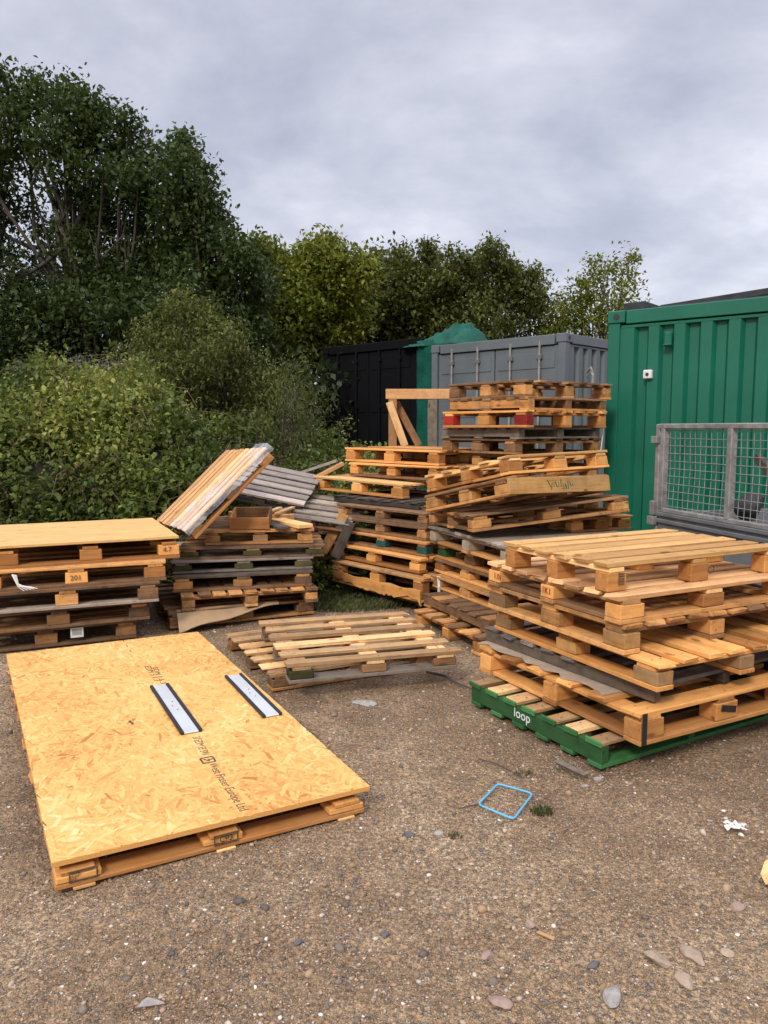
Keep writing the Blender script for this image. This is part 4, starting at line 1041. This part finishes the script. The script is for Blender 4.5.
mb = MB(); mb.add([(0, -.008, .004), (.05, -.04, 0), (.22, -.045, 0), (.22, .045, 0), (.05, .035, 0), (0, .012, .03), (.04, -.035, .05), (.22, -.04, .058), (.22, .04, .058), (.045, .03, .054)], [(0, 5, 6), (0, 6, 1), (1, 6, 7, 2), (2, 7, 8, 3), (3, 8, 9, 4), (4, 9, 5, 0), (5, 9, 6), (6, 9, 8, 7), (0, 1, 4), (1, 2, 3, 4)], None, .8); o = mb.build('timber_offcut', W['straw']); o.matrix_world = frame(1.255, 2.40, 0, 28)
tag(o, 'pale timber offcut cut by the right edge of the picture', 'offcut')
def tuft(x, y, r_, n, h_, label, flat=False):
    V = []; F = []; T = []
    for k in range(n):
        a = nr.random() * 6.283; rr = r_ * math.sqrt(nr.random()); bx, by = x + rr * math.cos(a), y + rr * math.sin(a) * .7
        hh = h_ * nr.uniform(.4, 1); la = nr.random() * 6.283; lx, ly = math.cos(la) * hh * .7, math.sin(la) * hh * .7
        w = nr.uniform(.0015, .0035); wx, wy = -math.sin(la) * w, math.cos(la) * w; z0 = float(gz_(bx, by)); i = len(V)
        V += [(bx - wx, by - wy, z0), (bx + wx, by + wy, z0), (bx + lx * .5 + wx * .7, by + ly * .5 + wy * .7, z0 + hh * .75), (bx + lx, by + ly, z0 + hh)]
        F.append((i, i + 1, i + 2, i + 3)); T += [nr.random()] * 4
    o = npmesh('grass_tuft' if label else 'grass', V, F, LF['grass'], T)
    if label: tag(o, label, 'grass tuft')
    else: kind(o, 'stuff')
tuft(.625, 2.90, .045, 90, .035, 'small green grass tuft beside the blue wire square')
tuft(.62, 3.25, .05, 60, .02, 'sparse grass tuft near the twig')
tuft(.27, 2.72, .03, 40, .02, 'tiny grass tuft left of the blue square')
tuft(-.32, 6.75, .75, 5200, .07, None)
tuft(-2.3, 7.2, 1.2, 3000, .10, None)

# ------------------------------------------------------------------ foliage
def leaves(C, n_each, spread, size, flat=.5, aspect=.5, rs=None):
    """C: cluster centres (k,3). rhombic folded leaf faces scattered round each"""
    rs = rs or nr; k = len(C); n = k * n_each
    ctr = np.repeat(C, n_each, 0) + np.clip(rs.normal(0, 1, (n, 3)), -1.7, 1.7) * (np.asarray(spread) * rs.uniform(.6, 1.25, (k, 1)).repeat(n_each, 0))
    d = rs.normal(0, 1, (n, 3)); d[:, 2] -= .25; d /= np.linalg.norm(d, axis=1)[:, None]
    up = rs.normal(0, 1, (n, 3)) * flat * .8 + np.array([0, 0, 1.0]); s = np.cross(d, up); s /= np.linalg.norm(s, axis=1)[:, None] + 1e-9
    nn = np.cross(s, d); ln = size * rs.uniform(.6, 1.3, n)[:, None]; w = ln * aspect
    V = np.stack([ctr - d * ln * .5, ctr + s * w * .5 + nn * ln * .10, ctr + d * ln * .5 - nn * ln * .06, ctr - s * w * .5 + nn * ln * .10], 1)
    ctone = rs.normal(.5, .17, k).repeat(n_each) + rs.normal(0, .15, n)
    return V.reshape(-1, 3), np.arange(n * 4).reshape(-1, 4), np.repeat(np.clip(ctone, 0, 1), 4)
def blobpts(lobes, per, rs):
    out = []
    for (x, y, z, rx, ry, rz, dn) in lobes:
        m = max(3, int(per * dn * (rx * ry * rz) ** (2 / 3)))
        p = rs.normal(0, 1, (m, 3)); p /= np.linalg.norm(p, axis=1)[:, None]; p *= (rs.random(m) ** .42)[:, None]
        out.append(p * np.array([rx, ry, rz]) + np.array([x, y, z]))
    return np.concatenate(out)
def px(x, y, Y):
    c, s = math.cos(R(6.2)), math.sin(R(6.2)); X, Z = (x - 384) / 770, -(y - 512) / 770
    d = (X, c + Z * s, -s + Z * c); t = Y / d[1]; return np.array([d[0] * t, Y, 1.5 + d[2] * t])
def tree(name, label, cat, base, lob, per, n_each, spread, size, mat, group, seed, trunk_r=.16, aspect=.5, limb=1, sub=3, cname='crown', sprigs=5):
    rs = np.random.default_rng(seed); r11 = random.Random(seed)
    rt = root(name, Vector(base), label, cat, group); b = np.array(base)
    C = blobpts(lob, per, rs)
    sp = []                       # sprigs that break the outline of the crown
    for l_ in lob:
        for q in range(sprigs):
            d = rs.normal(0, 1, 3); d[2] = abs(d[2]) * .9 - .1; d /= np.linalg.norm(d)
            for w_ in (.95, 1.1, 1.25, 1.4)[:rs.integers(2, 5)]:
                sp.append(np.array(l_[:3]) + d * np.array(l_[3:6]) * w_ + rs.normal(0, .04, 3))
    V, F, T = leaves(C, n_each, spread, size, aspect=aspect, rs=rs)
    if sp:
        V2, F2, T2 = leaves(np.array(sp), max(6, n_each // 4), spread * .55, size, aspect=aspect, rs=rs)
        F = np.concatenate([F, F2 + len(V)]); V = np.concatenate([V, V2]); T = np.concatenate([T, T2])
    npmesh(cname, V - b, F, mat, T, rt)
    mb = MB()
    cx = np.mean([l_[:3] for l_ in lob], 0); top = max(l_[2] + l_[5] * .5 for l_ in lob)
    k = 6; tp = [b + (np.array([cx[0], cx[1], top * .62]) - b) * (i / k) + np.array([r11.uniform(-.12, .12), r11.uniform(-.12, .12), 0]) * (0 < i) for i in range(k + 1)]
    mb.tube([p - b for p in tp], [trunk_r * (1 - .6 * i / k) for i in range(k + 1)], 8)
    for l_ in lob:
        for q in range(limb):
            e = np.array(l_[:3]) + rs.normal(0, .45, 3) * np.array(l_[3:6]); s0 = tp[r11.randint(2, k)]
            m1_ = s0 + (e - s0) * .35 + np.array([0, 0, -.05 * np.linalg.norm(e - s0)]) + rs.normal(0, .12, 3); m2_ = s0 + (e - s0) * .7 + rs.normal(0, .15, 3)
            mb.tube([p - b for p in (s0, m1_, m2_, e)], [trunk_r * .38, trunk_r * .27, trunk_r * .17, trunk_r * .08], 5)
            for z in range(sub):
                e2 = m2_ + rs.normal(0, .5, 3) * np.array(l_[3:6]); mb.tube([p - b for p in (m1_ * .4 + m2_ * .6, (m2_ + e2) / 2 + rs.normal(0, .08, 3), e2)], [trunk_r * .14, trunk_r * .09, trunk_r * .04], 4)
    mb.build('trunk', M_bark, rt, True)
    return rt
def lobes(spec, Y, dep=.9):
    out = []
    for q in spec:
        x, y, r_ = q[:3]; dn = q[3] if len(q) > 3 else 1; p = px(x, y, Y + rng.uniform(-.6, .6)); rr = r_ / 770 * Y
        out.append((p[0], p[1], p[2], rr, rr * dep + .3, rr, dn))
    return out
GTR = 'trees behind the yard'
# big oak at the left
A = [(68, 74, 6), (64, 86, 8), (32, 80, 9), (44, 92, 10), (8, 76, 8), (-4, 90, 14), (88, 92, 9), (70, 104, 15), (100, 106, 11), (128, 112, 7), (18, 112, 18), (134, 126, 9), (84, 128, 20), (116, 140, 18), (56, 138, 18), (150, 150, 10), (140, 168, 18), (20, 150, 16, .5), (-20, 150, 34), (100, 170, 26), (62, 180, 18, .5), (158, 190, 18), (128, 206, 28), (84, 218, 26, .8), (14, 196, 14, .45), (50, 232, 16, .4), (-34, 220, 44), (24, 262, 20, .5), (104, 262, 34, .9), (150, 250, 34),
     (100, 290, 55), (40, 310, 55), (-10, 320, 60), (150, 310, 50), (70, 350, 55), (-60, 180, 60), (10, 370, 50)]
tree('oak_tree', 'tall dark oak at the left with bare limbs showing through its crown', 'tree', (-5.3, 15.2, 0), lobes([(q[0], q[1] + 13) + tuple(q[2:]) for q in A], 15), 84, 56, .20, .105, LF['oak'], GTR, 21, .15, .6, limb=1, sub=4)
B2 = [(240, 246, 9), (250, 262, 12), (258, 284, 16), (182, 138, 5), (185, 148, 7), (178, 160, 9), (198, 168, 8), (184, 172, 12), (206, 190, 8), (196, 196, 14), (214, 214, 9), (180, 205, 22), (206, 228, 16), (226, 238, 9), (185, 245, 28), (214, 262, 20), (236, 262, 9), (195, 290, 32), (232, 290, 18), (175, 320, 34), (215, 325, 32), (246, 320, 18)]
tree('oak_tree', 'dark pointed oak between the tall oak and the yellow green tree', 'tree', (-3.5, 14.8, 0), lobes([(q[0], q[1] + 7) + tuple(q[2:]) for q in B2], 14.4), 100, 60, .19, .10, LF['oak'], GTR, 22, .11, .6, limb=1, sub=2)
D2 = [(262, 240, 7), (272, 254, 12), (296, 252, 10), (288, 268, 18), (326, 236, 6), (318, 248, 12), (334, 260, 12), (328, 278, 20), (305, 275, 14), (300, 295, 34), (340, 300, 30), (270, 300, 26), (320, 330, 34), (285, 335, 34), (355, 262, 16)]
tree('leafy_tree', 'yellow green tree right of the dark oaks', 'tree', (-1.9, 18.0, 0), lobes([(q[0], q[1] + 10) + tuple(q[2:]) for q in D2], 17.6), 75, 60, .22, .12, LF['yellow'], GTR, 23, .10, .6, sprigs=9)
E2 = [(370, 268, 9), (380, 280, 13), (402, 262, 7), (398, 275, 12), (414, 280, 9), (385, 298, 28), (415, 300, 24), (365, 310, 28), (350, 335, 30), (400, 330, 34), (435, 330, 30)]
tree('leafy_tree', 'mid green tree above the black container', 'tree', (.1, 20.2, 0), lobes(E2, 20), 70, 56, .23, .13, LF['olive'], GTR, 24, .10, .6, sprigs=9)
F2 = [(426, 248, 6, .8), (434, 260, 8, .8), (442, 278, 14), (456, 256, 7, .8), (466, 266, 10, .8), (490, 246, 6, .8), (482, 258, 8, .8), (500, 262, 8), (512, 274, 9), (528, 278, 7), (480, 280, 28), (455, 300, 28), (505, 300, 28), (530, 290, 20), (480, 325, 36), (535, 320, 30), (440, 330, 30)]
tree('leafy_tree', 'broad olive tree above the grey container with twiggy top', 'tree', (2.4, 19.2, 0), lobes([(q[0], q[1] + 6) + tuple(q[2:]) for q in F2], 19), 68, 50, .20, .115, LF['olive'], GTR, 25, .10, .55, limb=2, sprigs=9)
H2 = [(575, 300, 14), (590, 288, 12, .6), (612, 278, 12, .5), (622, 266, 10, .5), (600, 268, 8, .5), (630, 285, 10, .5), (605, 305, 18, .7), (580, 325, 24), (620, 320, 22), (560, 330, 22)]
tree('leafy_tree', 'sparse yellowing tree peeping above the green container', 'tree', (5.2, 18.2, 0), lobes(H2, 18), 70, 34, .17, .105, LF['yellow'], GTR, 26, .07, .55, limb=2)
# shrubs
I2 = [(178, 306, 12), (196, 318, 18), (228, 338, 16), (212, 330, 14), (150, 338, 18), (135, 352, 14), (172, 340, 24), (205, 360, 26), (170, 375, 28), (240, 365, 22), (258, 385, 20), (225, 392, 30), (282, 402, 18), (190, 405, 32), (145, 392, 28), (262, 415, 26), (292, 432, 18), (235, 430, 32), (200, 440, 34)]
tree('willow_shrub', 'big rounded willow like shrub rising behind the brambles', 'shrub', (-2.7, 12.2, 0), lobes(I2, 12), 120, 36, .13, .085, LF['willow'], 'shrubs on the bank', 27, .08, .38, cname='foliage')
J2 = [(300, 372, 16, .6), (292, 400, 24, .8), (312, 415, 20, .8), (285, 435, 28), (312, 450, 24), (268, 455, 26)]
tree('broom_shrub', 'wispy dark green broom like shrub beside the black container', 'shrub', (-1.2, 10.6, 0), lobes(J2, 10.4), 150, 34, .11, .075, LF['olive'], 'shrubs on the bank', 28, .05, .14, limb=3, cname='foliage')
S2 = [(62, 372, 8, 1), (85, 366, 10, 1), (100, 372, 8, 1), (22, 368, 7, 1)]
tree('silver_shrub', 'pale silvery leaved sprigs standing at the top of the bramble bank', 'shrub', (-3.9, 10.6, 0), lobes(S2, 10.8), 160, 14, .07, .06, LF['silver'], 'shrubs on the bank', 29, .03, .4, cname='foliage')
# bramble bank
def bank_h(x, y):
    ridge = 1.98 - 1.15 * (1 / (1 + np.exp(-(x + 2.2) * 2.0))) + .16 * np.sin(1.9 * x + .5 + .8 * y) + .15 * np.sin(4.3 * x + 2.1 * y) + .11 * np.sin(8.1 * x - 4.2 * y) * np.sin(3.3 * y)
    t = np.clip((y - 7.0 - .25 * np.sin(1.3 * x) - np.clip((x + 1.8) * .9, 0, 2)) / 2.6, 0, 1)
    return ridge * (t * (2 - t)) ** .75
def bank():
    xs = np.linspace(-11, .6, 70); ys = np.linspace(6.9, 13, 40); X, Y = np.meshgrid(xs, ys); Z = bank_h(X, Y) * .86 - .12
    V = np.stack([X.ravel(), Y.ravel(), Z.ravel()], 1); nx = len(xs); i, j = np.meshgrid(np.arange(nx - 1), np.arange(len(ys) - 1)); a = (j * nx + i).ravel()
    m, nt, b = newmat('dark_bank_soil'); b.inputs['Base Color'].default_value = (.022, .02, .012, 1); b.inputs['Roughness'].default_value = 1
    kind(npmesh('earth_bank', V, np.stack([a, a + 1, a + nx + 1, a + nx], 1), m, smooth=True), 'structure')
    rs = np.random.default_rng(55); k = 9500
    x = rs.uniform(-8.5, .1, k); y = 6.9 + 4.6 * rs.random(k) ** 1.3; z = bank_h(x, y) + rs.normal(0, .10, k) + .16 * (rs.random(k) < .10)
    ok = (z > .04) & (np.abs(x) < .60 * y + .6); C = np.stack([x, y, z], 1)[ok]
    gap = np.sin(3.1 * C[:, 0] + 1.3 * np.sin(2.7 * C[:, 2])) * np.sin(3.7 * C[:, 2] + 2.1 * C[:, 0] + C[:, 1]); C = C[(gap > -.42) | (rs.random(len(C)) < .22)]
    V, F, T = leaves(C, 18, .085, .070, flat=.5, aspect=.64, rs=rs)
    wv = .5 + .5 * np.sin(1.7 * V[:, 0] + .9) * np.sin(2.3 * V[:, 2] + .8 * V[:, 0]); T = np.clip(T + .8 * (wv - .5) + rs.normal(0, .04, len(T) // 4).repeat(4), 0, 1)
    kind(npmesh('bramble_thicket', V, F, LF['bramble'], T), 'stuff')
    mb = MB()
    for q in range(230):
        i = rs.integers(len(C)); p = C[i]; d = rs.normal(0, 1, 2); d /= np.linalg.norm(d); l_ = rs.uniform(.3, .9)
        mb.tube([p + np.array([0, 0, -.25]), p + np.array([d[0] * l_ * .3, d[1] * l_ * .3 - .05, .10]), p + np.array([d[0] * l_ * .7, d[1] * l_ * .7 - .12, .06]), p + np.array([d[0] * l_, d[1] * l_ - .18, -.15])], [.006, .005, .004, .002], 4)
    kind(mb.build('bramble_stems', M_twig), 'stuff')
    # brown dead sprays
    k2 = 190; i = rs.integers(len(C), size=k2); V, F, T = leaves(C[i] + np.array([0, -.05, .05]), 60, .13, .045, aspect=.35, rs=rs)
    m2 = leaf_mat('dead_brown_leaves', (.07, .04, .02), (.11, .065, .03), (.17, .10, .05), .2)
    kind(npmesh('dead_bramble', V, F, m2, T), 'stuff')
bank()
def far_wood():
    rs = np.random.default_rng(77); k = 2300
    x = rs.uniform(-20, 16, k); y = rs.uniform(21, 25, k); z = rs.random(k) ** .9 * (3.6 + .5 * np.sin(x * .9) - .05 * np.abs(x))
    V, F, T = leaves(np.stack([x, y, z], 1), 22, .36, .24, rs=rs)
    kind(npmesh('far_undergrowth', V, F, LF['dark'], T), 'stuff')
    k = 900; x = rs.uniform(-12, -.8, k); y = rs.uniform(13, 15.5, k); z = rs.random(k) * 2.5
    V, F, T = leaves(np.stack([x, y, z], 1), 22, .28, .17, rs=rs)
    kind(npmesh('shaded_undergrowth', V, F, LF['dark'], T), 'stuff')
far_wood()

# ------------------------------------------------------------------ light, sky, camera
SUN_EL, SUN_AZ = 38, 205      # azimuth clockwise from +Y: behind the camera to the left
wd = bpy.data.worlds.new('World'); scene.world = wd; wd.use_nodes = True; nt = wd.node_tree
bg = nt.nodes['Background']; bg.inputs['Strength'].default_value = .1
sky = nt.nodes.new('ShaderNodeTexSky'); sky.sky_type = 'NISHITA'; sky.sun_disc = False
sky.sun_elevation = R(SUN_EL); sky.sun_rotation = R(SUN_AZ)
gen = nt.nodes.new('ShaderNodeTexCoord').outputs['Generated']
sep = nt.nodes.new('ShaderNodeSeparateXYZ'); L(nt, gen, sep.inputs[0])
zz = mathn(nt, 'ADD', mathn(nt, 'MAXIMUM', sep.outputs[2], 0.0), .42)
cmb = nt.nodes.new('ShaderNodeCombineXYZ'); L(nt, mathn(nt, 'DIVIDE', sep.outputs[0], zz), cmb.inputs[0]); L(nt, mathn(nt, 'DIVIDE', sep.outputs[1], zz), cmb.inputs[1])
n1 = noise(nt, vscale(nt, cmb.outputs[0], (1.0, 1.25, 1)), 2.1, 8, .58, .15)
n2 = noise(nt, cmb.outputs[0], .5, 3, .5)
f = mathn(nt, 'ADD', mathn(nt, 'MULTIPLY', n1, .62), mathn(nt, 'MULTIPLY', n2, .38))
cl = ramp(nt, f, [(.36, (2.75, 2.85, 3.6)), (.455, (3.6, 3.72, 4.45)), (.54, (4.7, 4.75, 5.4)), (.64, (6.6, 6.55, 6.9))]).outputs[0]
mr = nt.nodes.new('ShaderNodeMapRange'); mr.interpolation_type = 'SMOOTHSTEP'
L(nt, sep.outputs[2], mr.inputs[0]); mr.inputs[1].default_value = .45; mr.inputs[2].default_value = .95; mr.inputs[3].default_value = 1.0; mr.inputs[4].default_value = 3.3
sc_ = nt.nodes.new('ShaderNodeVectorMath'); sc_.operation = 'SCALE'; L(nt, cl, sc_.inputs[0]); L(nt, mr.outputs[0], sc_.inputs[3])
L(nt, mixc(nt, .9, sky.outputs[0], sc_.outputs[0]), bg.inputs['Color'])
sl_ = bpy.data.lights.new('sun', 'SUN'); sl_.energy = 1.5; sl_.angle = R(11); sl_.color = (1, .93, .83)
so = bpy.data.objects.new('sun', sl_); COL.objects.link(so)
az, el = R(SUN_AZ), R(SUN_EL)
dirv = Vector((math.sin(az) * math.cos(el), math.cos(az) * math.cos(el), math.sin(el)))
so.rotation_euler = dirv.to_track_quat('Z', 'Y').to_euler(); so.location = dirv * 30
cam = bpy.data.cameras.new('camera'); co = bpy.data.objects.new('camera', cam); COL.objects.link(co)
cam.sensor_fit = 'VERTICAL'; cam.sensor_height = 36; cam.lens = 770 / 1024 * 36; cam.clip_end = 500
co.location = (0, 0, 1.5); co.rotation_euler = (R(90 - 6.2), 0, 0)
scene.camera = co
vs = scene.view_settings; vs.view_transform = 'Standard'; vs.look = 'None'; vs.exposure = .66; vs.gamma = 1; vs.use_curve_mapping = False
scene.cycles.max_bounces = 8; scene.cycles.diffuse_bounces = 3; scene.cycles.transparent_max_bounces = 12; scene.cycles.use_denoising = True
